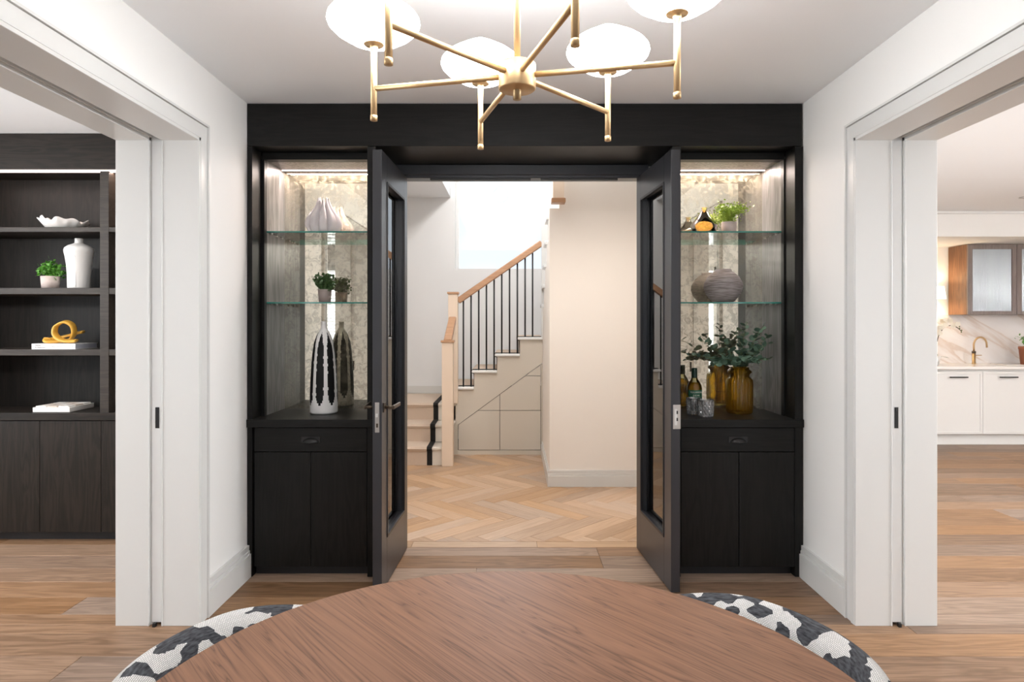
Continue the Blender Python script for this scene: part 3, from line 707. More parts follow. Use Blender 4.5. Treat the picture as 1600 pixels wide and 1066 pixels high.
CT = .838      # counter top
def cabinet(side):
    s = -1 if side == 'L' else 1
    lab = ('tall black oak display cabinet with mirrored back left of the open doors' if s < 0 else
           'tall black oak display cabinet with mirrored back right of the open doors')
    xo = XL+.002 if s < 0 else XR-.002           # wall side
    xi = -.735 if s < 0 else .842                # doorway side
    t = thing('display_cabinet', lab, 'cabinet', ((xo+xi)/2, 3.7, 0), 'built-in display cabinets')
    ins = -1.374 if s < 0 else 1.486             # inner face, wall side
    fs = X(394, DF) if s < 0 else X(1242, DF)    # inner edge of the outer stile
    ini = xi-(.03 if s < 0 else -.03)
    q = lambda a, b_: (min(a, b_), max(a, b_))
    # outer stiles and returns
    B(*q(xo, fs), DF, 3.6, 0, 2.29).build('stile', M['black_oak'], t, .002)
    B(*q(xi, xi+s*.045), DF, 3.6, 0, 2.29).build('stile', M['black_oak'], t, .002)
    B(*q(fs, xi+s*.045), 3.6, 3.66, 2.252, 2.29).build('top_rail', M['black_oak_h'], t, .001)
    # inner post
    B(*q(ins, ins+s*.03), 3.595, 3.63, CT, 2.252).build('post', M['black_oak'], t, .001)
    # side panels
    B(*q(ins, ins+s*.03), 3.63, 3.915, CT, 2.262).build('side_panel', M['panel_oak'], t)
    B(*q(xi, ini), 3.6, 3.915, CT, 2.29).build('side_panel', M['panel_oak'], t)
    B(*q(ins, xi), 3.66, 3.915, 2.256, 2.289).build('ceiling_panel', M['panel_oak'], t)
    # mirror in two leaves
    B(*q(ins, ini), 3.910, 3.916, CT, 2.256).build('mirror', M['mirror'], t)
    # led strip in an aluminium channel
    l = B(*q(ins-s*.0, ini), 3.862, 3.870, 2.251, 2.256).build('led_strip', M['led'], t)
    # glass shelves on pins
    for z in (1.861, 1.467):
        mb = MB(); a, b_ = q(ins-s*.001, ini+s*.001)
        mb.box(a, b_, 3.625, 3.908, z-.0085, z); mb.m = [0, 0, 1, 0, 0, 0]
        sh = mb.build('glass_shelf', [M['shelf_glass'], M['shelf_edge']], t)
        for yy in (3.68, 3.76, 3.85):
            MB().tube([(ins, yy, z-.0125), (ins-s*.014, yy, z-.0125)], .0028, 8).build('shelf_pin', M['steel'], t)
            MB().tube([(ini, yy, z-.0125), (ini+s*.014, yy, z-.0125)], .0028, 8).build('shelf_pin', M['steel'], t)
    # counter
    B(*q(xo+(-s)*.0, xi), DF-.012, 3.925, CT-.042, CT).build('counter', M['black_oak_h'], t, .002)
    # base carcass
    cx0, cx1 = q(fs-s*.002, xi+s*.045)
    B(cx0, cx1, DF+.04, 3.9, .05, CT-.042).build('carcass', M['black'], t)
    B(cx0, cx1, DF+.05, DF+.07, 0, .05).build('plinth', M['black'], t)
    dx0, dx1 = (X(399, 3.49), -.783) if s < 0 else (.89, X(1243, 3.49))
    dz0, dz1 = .663, CT-.046
    d = B(dx0, dx1, DF+.006, DF+.028, dz0+.003, dz1).build('drawer', M['black_oak_h'], t, .0015)
    # cup pull
    pm = MB(); cx = X(487, 3.49) if s < 0 else X(1152, 3.49); cz = .722; n1, n2 = 14, 7; vs_, fs_ = [], []
    for i in range(n2+1):
        for j in range(n1+1):
            ph = PI/2*i/n2; th = PI*j/n1
            vs_.append((cx+.044*math.cos(th)*math.cos(ph), DF+.006-.024*math.sin(ph), cz-.008+.026*math.sin(th)*math.cos(ph)))
    for i in range(n2):
        for j in range(n1): fs_.append((i*(n1+1)+j, i*(n1+1)+j+1, (i+1)*(n1+1)+j+1, (i+1)*(n1+1)+j))
    pm.add(vs_, fs_, True); pm.box(cx-.05, cx+.05, DF+.003, DF+.0065, cz-.008, cz+.022); ho = pm.build('cup_pull', M['gunmetal'], d)
    sm = ho.modifiers.new('thick', 'SOLIDIFY'); sm.thickness = .0015
    mid = (dx0+dx1)/2
    for (a, b_) in ((dx0, mid-.0015), (mid+.0015, dx1)):
        B(a, b_, DF+.006, DF+.028, .052, dz0-.001).build('door', M['black_oak'], t, .0015)
    return t
cabL = cabinet('L'); cabR = cabinet('R')

for gx in (-1.07, 1.175): light('led_glow', 'AREA', (gx, 3.866, 2.2495), (0, 0, 0), 5.2, (1, .84, .77), .56, .006)

# ------------------------------------------------------------------ open double doors (local frame: hinge at origin, leaf runs along -y)
def leaf(n, hx, ang, s, label):
    # s=+1: visible face looks to +x (left leaf); thickness goes to -x
    L_ = .657; T = .046; zt = 2.215; zb = .008
    o = thing('door_%d' % n, label, None, (hx, 3.905, 0), None, ang); o['kind'] = 'structure'
    q = lambda a, b_: (min(a, b_), max(a, b_))
    x0, x1 = q(0, -s*T); ya, yb = -L_, -.002; ga, gb = -L_+.118, -.094; za, zc = .25, 2.075
    B(x0, x1, ya, ga, zb, zt).build('stile', M['door'], o, .002, local=True); B(x0, x1, gb, yb, zb, zt).build('stile', M['door'], o, .002, local=True)
    B(x0, x1, ga, gb, zc, zt).build('top_rail', M['door'], o, 0, local=True); B(x0, x1, ga, gb, zb, za).build('bottom_rail', M['door'], o, 0, local=True)
    # proud bead round the glass
    bd = MB()
    for (c, e, f, h) in ((ga-.004, ga+.010, za-.004, zc+.004), (gb-.010, gb+.004, za-.004, zc+.004), (ga, gb, za-.004, za+.010), (ga, gb, zc-.010, zc+.004)):
        bd.box(*q(s*.004, -s*.012), c, e, f, h)
    bd.build('glazing_bead', M['black'], o, .0015, local=True)
    bd = MB(); 
    for (c, e, f, h) in ((ga, ga+.012, za, zc), (gb-.012, gb, za, zc), (ga, gb, za, za+.012), (ga, gb, zc-.012, zc)):
        bd.box(*q(-s*.040, -s*(T+.004)), c, e, f, h)
    bd.build('glazing_bead', M['black'], o, .001, local=True)
    B(*q(-s*.034, -s*.040), ga, gb, za, zc).build('glass_pane', M['pane'], o, local=True)
    # hinges
    for z in (.25, 1.1, 1.95): MB().tube([(-s*.030, .006, z-.05), (-s*.030, .006, z+.05)], .006, 8).build('hinge', M['bronze'], o, local=True)
    return o
R2 = math.radians
dl = leaf(1, -.637, R2(-1.8), 1, 'left leaf of the open charcoal double doors, with a lever handle')
dr = leaf(2, .733, R2(4.3), -1, 'right leaf of the open charcoal double doors, with no handle')
# lever set, left leaf
for s in (1, -1):
    fx = 0 if s > 0 else -.046
    h = B(min(fx, fx+s*.006), max(fx, fx+s*.006), -.632, -.588, .925-.024, .925+.024).build('lever_handle', M['bronze'], dl, .002, local=True)
    MB().tube([(fx+s*.006, -.610, .925), (fx+s*.048, -.610, .925)], .008, 10).build('lever_neck', M['bronze'], h, local=True)
    MB().bar((fx+s*.048, -.620, .925), (fx+s*.054, -.485, .928), .012, .020).build('lever_grip', M['bronze'], h, .004, local=True)
lp = MB().box(-.034, -.012, -.6588, -.6565, .805, .955).build('lock_plate', M['steel'], dl, .001, local=True)
B(-.030, -.016, -.664, -.658, .88, .90).build('latch_bolt', M['chrome'], lp, .001, local=True)
B(-.028, -.018, -.6600, -.6584, .83, .85).build('dead_bolt', M['bronze'], lp, local=True)
kp = B(.010, .048, -.6590, -.6565, .822, .943).build('strike_plate', M['steel'], dr, .001, local=True)
for z0, z1, m in ((.842, .922, 'trim_bright'),): B(.018, .030, -.6600, -.6588, z0, z1).build('keep_insert', M[m], kp, local=True)
for z in (.87, .905): B(.027, .034, -.6608, -.6598, z-.008, z+.008).build('keep_slot', M['black'], kp, local=True)

# ------------------------------------------------------------------ living room bookcase
DB = 4.02
bk = thing('bookcase', 'dark oak fitted bookcase with cupboards below in the room at left', 'bookcase', (-3.4, DB, 0))
bx0, bx1 = -5.3, XL2-.002; dvs = [-4.5, -3.53, X(163, DB)]
zc_ = [(1.912, 1.941), (1.528, 1.567), (1.150, 1.188)]
B(bx0, bx1, DB, 4.355, Z(264, DB), CZ-.002).build('bulkhead', M['book_oak_h'], bk, .002)
B(bx0, bx1, 4.335, 4.355, .79, Z(264, DB)).build('back_panel', M['book_back_shaded'], bk)
B(bx0, bx1, DB+.012, DB+.024, Z(267.5, DB)-.004, Z(267.5, DB)+.010).build('led_strip', M['led_b'], bk)
for x in dvs: B(x-.027, x+.027, DB, 4.335, .798, Z(266.5, DB)-.004).build('divider', M['book_edge_lit'], bk, .0015)
for a, b_ in ((bx0, dvs[0]), (dvs[0], dvs[1]), (dvs[1], dvs[2]), (dvs[2], bx1)):
    for (z0, z1) in zc_: B(a+.027, b_-.027 if b_ < bx1 else b_, DB+.002, 4.335, z0, z1).build('shelf', M['book_edge_lit'], bk, .0015)
B(bx0, bx1, DB-.012, 4.355, .752, .798).build('counter', M['book_oak_h'], bk, .002)
B(bx0, bx1, DB+.03, 4.35, .06, .752).build('carcass', M['black'], bk)
B(bx0, bx1, DB+.06, DB+.08, 0, .06).build('plinth', M['black'], bk)
dxs = [X(62, DB)-.378*i for i in range(6, 0, -1)]+[X(62, DB), X(158, DB), X(254, DB), bx1]
dxs = [x for x in dxs if x > bx0]
for a, b_ in zip(dxs[:-1], dxs[1:]):
    B(a+.0015, b_-.0015, DB, DB+.022, .062, .747).build('cupboard_door', M['book_oak'], bk, .0015)
light('bookcase_glow', 'AREA', (-3.1, DB+.03, 2.285), (0, 0, 0), 13, (1, .80, .70), 3.0, .03)

# ------------------------------------------------------------------ kitchen
DKF = 7.20
kx = [X(1300, DKF), X(1382, DKF), X(1458, DKF), X(1536, DKF), X(1614, DKF), X(1692, DKF)]
klab = ['pale kitchen base cabinet hidden left behind the white jamb', 'pale kitchen base cabinet beside the white jamb', 'pale kitchen base cabinet under the orchid',
        'pale kitchen base cabinet right of the brass tap', 'pale kitchen base cabinet at the far right end']
for i in range(2, 5):
    a, b_ = kx[i], kx[i+1]
    t = thing('base_cabinet', klab[i], 'cabinet', ((a+b_)/2, 7.5, 0), 'kitchen base cabinets')
    B(a+.001, b_-.001, DKF+.022, 7.79, .12, .838).build('carcass', M['kitchen'], t)
    B(a, b_, DKF+.06, DKF+.08, 0, .12).build('plinth', M['kitchen'], t)
    z0, z1 = .125, .815
    dmb = MB(); dmb.box(a+.012, b_-.012, DKF+.008, DKF+.020, z0, z1)
    w_ = .028
    for bxs in ((a+.002, a+w_, z0, z1), (b_-w_, b_-.002, z0, z1), (a+w_, b_-w_, z0, z0+w_), (a+w_, b_-w_, z1-w_, z1)): dmb.box(bxs[0], bxs[1], DKF, DKF+.020, bxs[2], bxs[3])
    d = dmb.build('door', M['kitchen'], t, .0015)
    hx = X(1497, DKF)+(i-2)*(kx[3]-kx[2]); zz = Z(589.5, DKF)
    hb = MB(); hb.box(hx-.10, hx+.10, DKF-.022, DKF-.012, zz-.006, zz+.006); hb.box(hx-.09, hx-.075, DKF-.012, DKF, zz-.005, zz+.005); hb.box(hx+.075, hx+.09, DKF-.012, DKF, zz-.005, zz+.005)
    hb.build('bar_handle', M['gunmetal'], d)
wt = B(kx[2], kx[5], DKF-.02, 7.795, .84, .872).build('worktop', M['worktop'], None, .004)
tag(wt, 'white stone worktop running over the pale kitchen base cabinets', 'worktop')
sp = B(kx[2]-.1, kx[5], 7.782, 7.80, .872, 1.447).build('trim_70', M['marble']); tag(sp, 'marble splashback with diagonal brown veins', None, None, 'structure')
sk = B(X(1560, 7.5), X(1592, 7.5), 7.38, 7.62, .872, .878).build('sink_rim', M['worktop'], None, .002); tag(sk, 'pale sink rim let into the worktop right of the tap', 'sink')
# bulkhead over the wall units
struct('trim_71', MB().box(XR2, 8.0, 6.82, 7.80, 2.255, CZ-.001), M['wall'])
struct('trim_72', B(XR2, 8.0, 6.79, 6.82, CZ-.03, CZ-.001), M['trim_bright'], .006)
DU = 7.45; ux = [X(1512, DU), X(1589, DU), X(1667, DU)]
for i in range(2):
    a, b_ = ux[i], ux[i+1]
    t = thing('wall_cabinet', ['wall cabinet with reeded glass and a glossy brown side panel', 'wall cabinet with reeded glass at the right edge of the kitchen view'][i], 'cabinet', ((a+b_)/2, 7.6, 1.445), 'kitchen wall cabinets')
    z0, z1 = 1.448, 2.25
    cb = MB(); cb.box(a+.018, b_, DU+.022, 7.78, z0, z0+.02); cb.box(a+.018, b_, DU+.022, 7.78, z1-.02, z1); cb.box(a+.018, b_, 7.76, 7.78, z0, z1); cb.box(b_-.018, b_, DU+.022, 7.78, z0, z1)
    cb.build('carcass', M['grey_oak'], t)
    B(a, a+.018, DU+.02, 7.78, z0, z1).build('side_panel', M['walnut_v'], t)
    B(a+.02, b_-.02, DU+.06, 7.75, 1.84, 1.855).build('shelf', M['grey_oak'], t)
    fw = .056; dm = MB()
    for bb in ((a+.002, a+fw, z0, z1), (b_-fw, b_-.003, z0, z1), (a+fw, b_-fw, z0, z0+fw*.7), (a+fw, b_-fw, z1-fw, z1)): dm.box(bb[0], bb[1], DU, DU+.022, bb[2], bb[3])
    d = dm.build('door_frame', M['grey_oak'], t, .0015)
    gm = MB(); n = 30*6; vs_, fs_ = [], []; ga, gb = a+fw-.004, b_-fw+.004
    for k in range(n+1):
        xx = ga+(gb-ga)*k/n; yy = DU+.012-.0035*abs(math.sin(PI*k/6))
        vs_ += [(xx, yy, z0+fw*.7-.004), (xx, yy, z1-fw+.004)]
    for k in range(n): fs_.append((2*k, 2*k+2, 2*k+3, 2*k+1))
    gm.add(vs_, fs_, True); gm.build('reeded_glass', M['reeded'], d)
# tap
tx = X(1523.5, 7.6)
tp = thing('kitchen_tap', 'brass swan neck kitchen tap on the white worktop', 'tap', (tx, 7.62, .872))
MB().lathe([(.024, .872), (.024, .878), (.0185, .882), (.0185, 1.000), (0.0, 1.0)], (tx, 7.62, 0), 20).build('tap_body', M['brass'], tp)
MB().lathe([(.0215, 1.0), (.0215, 1.022), (.0, 1.022)], (tx, 7.62, 0), 20).build('collar', M['bronze'], tp)
pts = [(tx, 7.62, 1.02), (tx, 7.62, 1.10)]+[(tx+.068-.068*math.cos(a), 7.62-.02*math.sin(a/2), 1.10+.085*math.sin(a)) for a in [PI*k/12 for k in range(1, 12)]]+[(tx+.138, 7.60, 1.065)]
MB().tube(pts, .0105, 12).build('spout', M['brass'], tp)
MB().tube([(tx+.018, 7.62, .972), (tx+.085, 7.61, .975)], .005, 8).build('lever', M['brass'], tp)
# orchid
ox = X(1467, 7.45)
orc = thing('orchid', 'white orchid arching over the worktop beside the brass tap', 'plant', (ox-.02, 7.5, .872))
MB().lathe([(0, .873), (.055, .873), (.07, .97), (.062, .97), (.05, .93), (0, .93)], (ox-.03, 7.5, 0), 24).build('pot', M['white_cer'], orc)
path = spline([(ox-.02, 7.5, .93), (ox, 7.5, 1.08), (ox+.03, 7.49, 1.22), (ox+.10, 7.48, 1.31), (ox+.19, 7.47, 1.315), (ox+.27, 7.47, 1.26)], 6)
MB().tube(path, .0045, 8).build('stem', M['stem'], orc)
lf = MB()
for (ang, ln, dr_) in ((.1, .2, -.02), (.7, .12, .03), (-2.6, .14, .0), (2.3, .12, .02), (-.5, .16, -.02)):
    ca, sa = math.cos(ang), math.sin(ang); vs_ = []
    for k in range(6):
        u = k/5; wd = .028*math.sin(PI*min(1, .12+u*.88)); zz = .955+.05*u+dr_*u*u-.04*u*u
        vs_ += [(ox-.03+ca*ln*u-sa*wd, 7.5+sa*ln*u+ca*wd, zz), (ox-.03+ca*ln*u+sa*wd, 7.5+sa*ln*u-ca*wd, zz)]
    lf.add(vs_, [(2*k, 2*k+2, 2*k+3, 2*k+1) for k in range(5)], True)
lfo = lf.build('leaf', M['leaf_d'], orc)
rr = random.Random(11)
def flower(c, r, parent, nrm):
    mb = MB(); nrm = Vector(nrm).normalized(); a = nrm.cross(Vector((0, 0, 1))).normalized(); b_ = nrm.cross(a)
    for k in range(5):
        t = 2*PI*k/5+PI/2; d = a*math.cos(t)+b_*math.sin(t); e = a*-math.sin(t)+b_*math.cos(t); c = Vector(c)
        mb.add([c, c+d*r*.55+e*r*.42+nrm*.004, c+d*r+nrm*.002, c+d*r*.55-e*r*.42+nrm*.004], [(0, 1, 2, 3)], True)
    return mb.build('blossom', M['orchid'], parent)
for k in range(16):
    p = path[10+k] if 10+k < len(path)-2 else path[-3]
    flower((p[0]+rr.uniform(-.05, .03), p[1]+rr.uniform(-.04, .01), p[2]+rr.uniform(-.0, .07)), .036, orc, (rr.uniform(-.5, .5), -1, rr.uniform(-.4, .4)))
for k in range(9): flower((ox-.02+rr.uniform(-.05, .01), 7.48+rr.uniform(-.03, .01), 1.12+k*.024+rr.uniform(-.02, .02)), .034, orc, (rr.uniform(-.5, .5), -1, rr.uniform(-.4, .4)))
for k in range(4):
    c = path[-1-k]; mb = MB(); mb.lathe([(0, -.009), (.007, -.004), (.008, .002), (0, .011)], (c[0]+.012*(k % 2), c[1], c[2]+.012*(k-1)), 8); mb.build('bud', M['stem_g'], orc)
# wall lamp
lx, ly = X(1463, 7.66), 7.66
wlp = thing('wall_lamp', 'small lit wall lamp with cream shade beside the wall cabinet', 'lamp', (lx, 7.8, 1.6))
B(lx-.03, lx+.03, 7.785, 7.80, 1.52, 1.62).build('back_plate', M['brass'], wlp, .003)
MB().tube(spline([(lx, 7.785, 1.57), (lx, 7.72, 1.55), (lx, ly, 1.58), (lx, ly, 1.66)], 5), .006, 8).build('lamp_arm', M['brass'], wlp)
MB().lathe([(.098, Z(467, ly)), (.078, Z(448, ly))], (lx, ly, 0), 28).build('lamp_shade', M['shade'], wlp)
light('wall_lamp_bulb', 'POINT', (lx, ly-.01, 1.72), (0, 0, 0), 4.5, (1, .74, .46), radius=.03)
tpz = thing('herb_pot', 'terracotta herb pot at the right end of the kitchen worktop', 'plant', (X(1607, 7.5), 7.5, .872))
MB().lathe([(0, .873), (.075, .873), (.092, 1.05), (.097, 1.05), (.097, 1.08), (.085, 1.08), (.08, 1.05), (0, 1.05)], (X(1607, 7.5), 7.5, 0), 24).build('pot', M['terracotta'], tpz)
def bush(c, rx, rz, n, m, parent, size=.012, seed=1, stems=10, thick=.0016, droop=0.0, narrow=.45):
    rr = random.Random(seed); mb = MB(); c = Vector(c)
    for k in range(stems):
        a = 2*PI*k/stems+rr.uniform(-.3, .3); r = rx*rr.uniform(.3, .95)
        e = c+Vector((math.cos(a)*r, math.sin(a)*r*.8, rz*rr.uniform(.35, 1.0)))
        pts = spline([c, c+Vector((math.cos(a)*r*.3, math.sin(a)*r*.25, (e.z-c.z)*.65)), e-Vector((0, 0, droop*r))], 5)
        mb.tube(pts, thick, 4, True, False)
        per = n//stems
        for q_ in range(per):
            u = rr.uniform(.25, 1.0); p = pts[min(int(u*(len(pts)-1)), len(pts)-1)]+Vector((rr.gauss(0, rx*.14), rr.gauss(0, rx*.12), rr.gauss(0, rz*.10)))
            d = Vector((rr.gauss(0, 1), rr.gauss(0, 1), rr.gauss(.3, .8))).normalized(); e2 = d.cross(Vector((rr.gauss(0, 1), rr.gauss(0, 1), rr.gauss(0, 1)))).normalized(); s_ = size*rr.uniform(.6, 1.25)
            mb.add([p, p+d*s_*.5+e2*s_*narrow, p+d*s_, p+d*s_*.5-e2*s_*narrow], [(0, 1, 2, 3)], False)
    o = mb.build('foliage', m, parent); o['kind'] = 'stuff'; return o
bush((X(1607, 7.5), 7.5, 1.06), .12, .14, 160, M['leaf'], tpz, .03, 5)

for x, y, z, p, n_ in ADDED_PEND:  # globe fittings built round the added fill lights
    top = 5.2 if z > 3 else CZ
    t = thing('added_pendant_lamp', 'unseen globe pendant added to light the %s' % n_, 'lamp', (x, y, top), 'added globe pendants')
    MB().lathe([(.05, top-.001), (.05, top-.02), (0, top-.022)], (x, y, 0), 20).build('ceiling_rose', M['brass'], t)
    MB().tube([(x, y, top-.02), (x, y, z+.16)], .004, 8).build('cord', M['black'], t)
    MB().lathe([(.03, z+.13), (.03, z+.16), (0, z+.165)], (x, y, 0), 16).build('cap', M['brass'], t)
    MB().lathe([(.132*math.sin(PI*k/14), z-.132*math.cos(PI*k/14)) for k in range(15)], (x, y, 0), 24).build('globe', M['opal_clear'], t)
# ceiling downlight fittings
DL = ['living room downlight above the bookcase end beside the opening', 'living room downlight nearest the garden window', 'living room downlight farthest along the bookcase',
      'kitchen downlight just inside the wide opening', 'kitchen downlight nearest the garden window', 'kitchen downlight in the middle of the ceiling', 'kitchen downlight nearest the added side window',
      'kitchen downlight between the opening and the added side window', 'kitchen downlight along the hall wall', 'hall downlight over the foot of the stairs', 'hall downlight over the cream wall']
for i, (x, y, p, c) in enumerate(DOWN+[(4.74, 6.06, 0, 0)]):
    mb = MB(); mb.lathe([(.036, CZ-.001), (.045, CZ-.001), (.045, CZ-.006), (.034, CZ-.004)], (x, y, 0), 24)
    o = mb.build('downlight', M['steel'], None, loc=(x, y, CZ)); tag(o, (DL+['recessed downlight in the kitchen ceiling in front of the wall cabinets'])[i], 'ceiling light', 'recessed downlights')

# ------------------------------------------------------------------ ornaments on the bookcase
d = 4.13
# ruffled bowl
c = (X(101, d), d, 1.941)
rim = lambda t, z: 1+ (z/.075)*(.05*math.sin(7*t)+.04*math.sin(11*t+1)) if z > 0 else 1
mb = MB(); mb.lathe([(0, .003), (.085, .0), (.10, .006), (.118, .03), (.135, .055), (.133, .057), (.112, .032), (.09, .012), (0, .01)], c, 96, rf=lambda t, z: 1+(max(z, 0)/.06)*(.045*math.sin(9*t)+.035*math.sin(14*t+1)), zf=lambda t, z: (max(z, 0)/.06)*(.009*math.sin(9*t+.6)+.008*math.sin(5*t)-.008*math.cos(t)))
tag(mb.build('ruffled_bowl', M['white_cer'], None, loc=c), 'low white ruffled bowl on the top bookcase shelf', 'bowl')
# shouldered white vase
c = (X(123, d), d, 1.567); k_ = d/F
vz = [(0, .001), (15.2, 0), (15.6, 2), (15.8, 20), (16.8, 38), (18.6, 52), (20.2, 60), (20.4, 63), (19.4, 67), (15, 71), (8.5, 74), (6.0, 75.5), (5.6, 80), (5.9, 83), (4.6, 83), (4.2, 76), (0, 70)]
c = (X(123.5, d), d, 1.567)
va = thing('shouldered_vase', 'matt white broad shouldered vase beside the small fern on the bookcase', 'vase', c)
MB().lathe([(r*k_, z*k_*.945) for r, z in vz], c, 48).build('vase_body', M['white_cer'], va)
arc = [(c[0]-.045+.058*(1-math.cos(a)), c[1]-.0, c[2]+.21+.045*math.sin(a)) for a in [PI*k/10 for k in range(3, 6)]]
pts = []
for k in range(12):
    u = k/11; th = -PI/2+(-.55+.85*u if u < 1 else .3)
    zz = .20+.05*math.sin(PI*min(1, u*1.05)); rr_ = .076
    pts.append((c[0]+rr_*math.cos(th), c[1]+rr_*math.sin(th), c[2]+zz))
th = -PI/2+.30
for k in range(8):
    zz = .19-.18*k/7; rr_ = k_*(15.8+(.9 if zz > .14 else 0)+(1.2 if zz > .17 else 0)); pts.append((c[0]+rr_*math.cos(th), c[1]+rr_*math.sin(th), c[2]+zz))
MB().tube(pts, .0022, 6).build('relief_line', M['white_cer'], va)
def potted(name, label, c, rt, rb, h, pm, lm, rx, rz, n, size, seed, droop=0.0, narrow=.45, stems=12, group=None):
    t = thing(name, label, 'plant', c, group)
    MB().lathe([(0, .001), (rb, 0), (rt, h), (rt*.88, h), (rt*.84, h*.85), (0, h*.85)], c, 32).build('pot', pm, t)
    MB().lathe([(rt*.85, h*.87), (0, h*.9)], c, 20).build('soil', M['soil'], t)
    bush((c[0], c[1], c[2]+h*.85), rx, rz, n, lm, t, size, seed, stems, .0014, droop, narrow); return t
potted('potted_fern', 'small bright green fern in a pink pot on the bookcase', (X(80.5, d), d-.01, 1.567), .053, .047, .078, M['pot'], M['leaf'], .115, .12, 640, .022, 3, .35, .38, 16)
# yellow knot
c = Vector((X(98, d), d, 1.188+.0345)); pz = [(.118, -.045, .018), (.06, -.05, .017), (.01, -.045, .030), (-.025, -.035, .065), (-.022, -.025, .11), (.022, -.012, .137), (.064, -.004, .115), (.068, .006, .065), (.035, .018, .026), (-.03, .01, .014), (-.085, -.01, .014), (-.10, .012, .024), (-.06, .045, .034), (.01, .055, .052), (.06, .058, .066), (.09, .06, .072)]
path = spline(pz, 8); mb = MB(); vs_, fs_ = [], []; nsec = 10
for i, p in enumerate(path):
    tdir = (path[min(i+1, len(path)-1)]-path[max(i-1, 0)]).normalized(); wd = Vector((0, 1, .25)); wd = (wd-tdir*wd.dot(tdir)).normalized(); nn = tdir.cross(wd)
    for k in range(nsec):
        a = 2*PI*k/nsec; ca, sa = math.cos(a), math.sin(a); vs_.append(c+p+wd*.024*math.copysign(abs(ca)**.6, ca)+nn*.0082*math.copysign(abs(sa)**.6, sa))
for i in range(len(path)-1):
    for k in range(nsec): k2 = (k+1) % nsec; fs_.append((i*nsec+k, i*nsec+k2, (i+1)*nsec+k2, (i+1)*nsec+k))
fs_ += [tuple(range(nsec)), tuple((len(path)-1)*nsec+k for k in range(nsec))]
zmin = min(v.z for v in vs_); vs_ = [v-Vector((0, 0, zmin-c.z)) for v in vs_]
mb.add(vs_, fs_, True); tag(mb.build('knot_ornament', M['yellow'], None, loc=c), 'mustard yellow looped knot ornament lying on the white book', 'ornament')
# book
ba, bb = X(50, 4.035), X(118, 4.035)
bo = thing('book', 'large white book lying under the yellow knot ornament', 'book', ((ba+bb)/2, 4.14, 1.188))
MB().box(ba, bb, 4.032, 4.25, 1.188, 1.191).box(ba, bb, 4.032, 4.25, 1.2195, 1.2225).box(ba, bb, 4.032, 4.036, 1.191, 1.2195).build('cover', M['paper'], bo)
B(ba+.004, bb-.003, 4.036, 4.246, 1.191, 1.2195).build('pages', M['pages'], bo)
lettering('Making', .0125, (ba+.02, 4.0315, 1.2125), (PI/2, 0, 0), M['ink'], bo, 'LEFT'); lettering('Architecture', .0125, (ba+.02, 4.0315, 1.1990), (PI/2, 0, 0), M['ink'], bo, 'LEFT')
lettering('Houses and rooms', .008, (ba+.125, 4.0315, 1.2045), (PI/2, 0, 0), M['ink'], bo, 'LEFT'); lettering('+', .012, (bb-.016, 4.0315, 1.2055), (PI/2, 0, 0), M['ink'], bo)
# game board
ga, gb = X(50, 4.03), X(108, 4.03)
gbt = thing('game_board', 'white marble noughts and crosses board lying on the bookcase counter', 'board game', ((ga+gb)/2, 4.15, .798))
B(ga, gb, 4.035, 4.27, .799, .828).build('tray', M['marble_w'], gbt, .002)
for i in range(3):
    for j in range(3):
        a = ga+.012+(gb-ga-.02)/3*i; b_ = 4.045+.073*j
        B(a, a+(gb-ga-.02)/3-.006, b_, b_+.067, .828, .836).build('tile', M['marble_p'] if (i+j) % 2 else M['marble_w'], gbt, .001)

# ------------------------------------------------------------------ ornaments in the left display cabinet
SZ1, SZ2 = 1.861, 1.467
c = (X(506, 3.77), 3.765, SZ1)
prof = [(0, .002), (.07, 0), (.085, .012), (.104, .045), (.105, .065), (.094, .095), (.072, .125), (.050, .155), (.037, .180), (.030, .196), (.024, .192), (.03, .17), (.04, .15), (0, .14)]
def lobes(t, z): return 1-.13*(1-abs(math.cos(5.5*t)))**2.2*(1 if z > .01 else .4)
mb = MB(); mb.lathe(prof, c, 154, rf=lambda t, z: 1-.34*(1-abs(math.cos(5*t+.4)))**2.4*min(1, z/.02), zf=lambda t, z: (.06*(abs(math.cos(5*t+.4))-.75)*max(0, (z-.15)/.046) if z > .15 else 0))
tag(mb.build('bulb_vase', M['pink_cer'], None, loc=c), 'pale ribbed garlic shaped vase on the upper glass shelf', 'vase')
potted('leafy_plant', 'dark green leafy plant in a taupe pot on the left lower glass shelf', (X(507.5, 3.73), 3.73, SZ2), .039, .033, .075, M['pot_brown'], M['leaf_d'], .088, .10, 520, .022, 9, .1, .42, 14)
# striped bottle vase
c = (X(506, 3.72), 3.72, CT)
pr = [(0, .002), (.070, 0), (.077, .006), (.0775, .05), (.076, .12), (.073, .20), (.069, .27), (.063, .34), (.054, .40), (.041, .44), (.026, .468), (.0165, .482), (.0155, .515), (.0175, .522), (.013, .522), (.012, .48), (0, .47)]
pp = []
for i in range(len(pr)-1):
    k = 5 if 2 <= i <= 10 else 1
    for q_ in range(k): u = q_/k; pp.append((pr[i][0]*(1-u)+pr[i+1][0]*u, pr[i][1]*(1-u)+pr[i+1][1]*u))
pp.append(pr[-1])
mb = MB(); n = 112; mb.lathe(pp, c, n); rr = random.Random(4)
for fi in range(len(mb.f)):
    j, i = divmod(fi, n); z = (pp[j][1]+pp[j+1][1])/2; t = 2*PI*(i+.5)/n
    if .05 < z < .462 and j < len(pp)-4:
        u = (z-.05)/.412; w_ = min(1, u/.10, (1-u)/.20)**.7*.33+.02*math.sin(z*140+math.floor(t*7/2/PI)*2)
        f_ = (t*7/(2*PI)+.28) % 1.0
        if abs(f_-.5) < w_: mb.m[fi] = 1
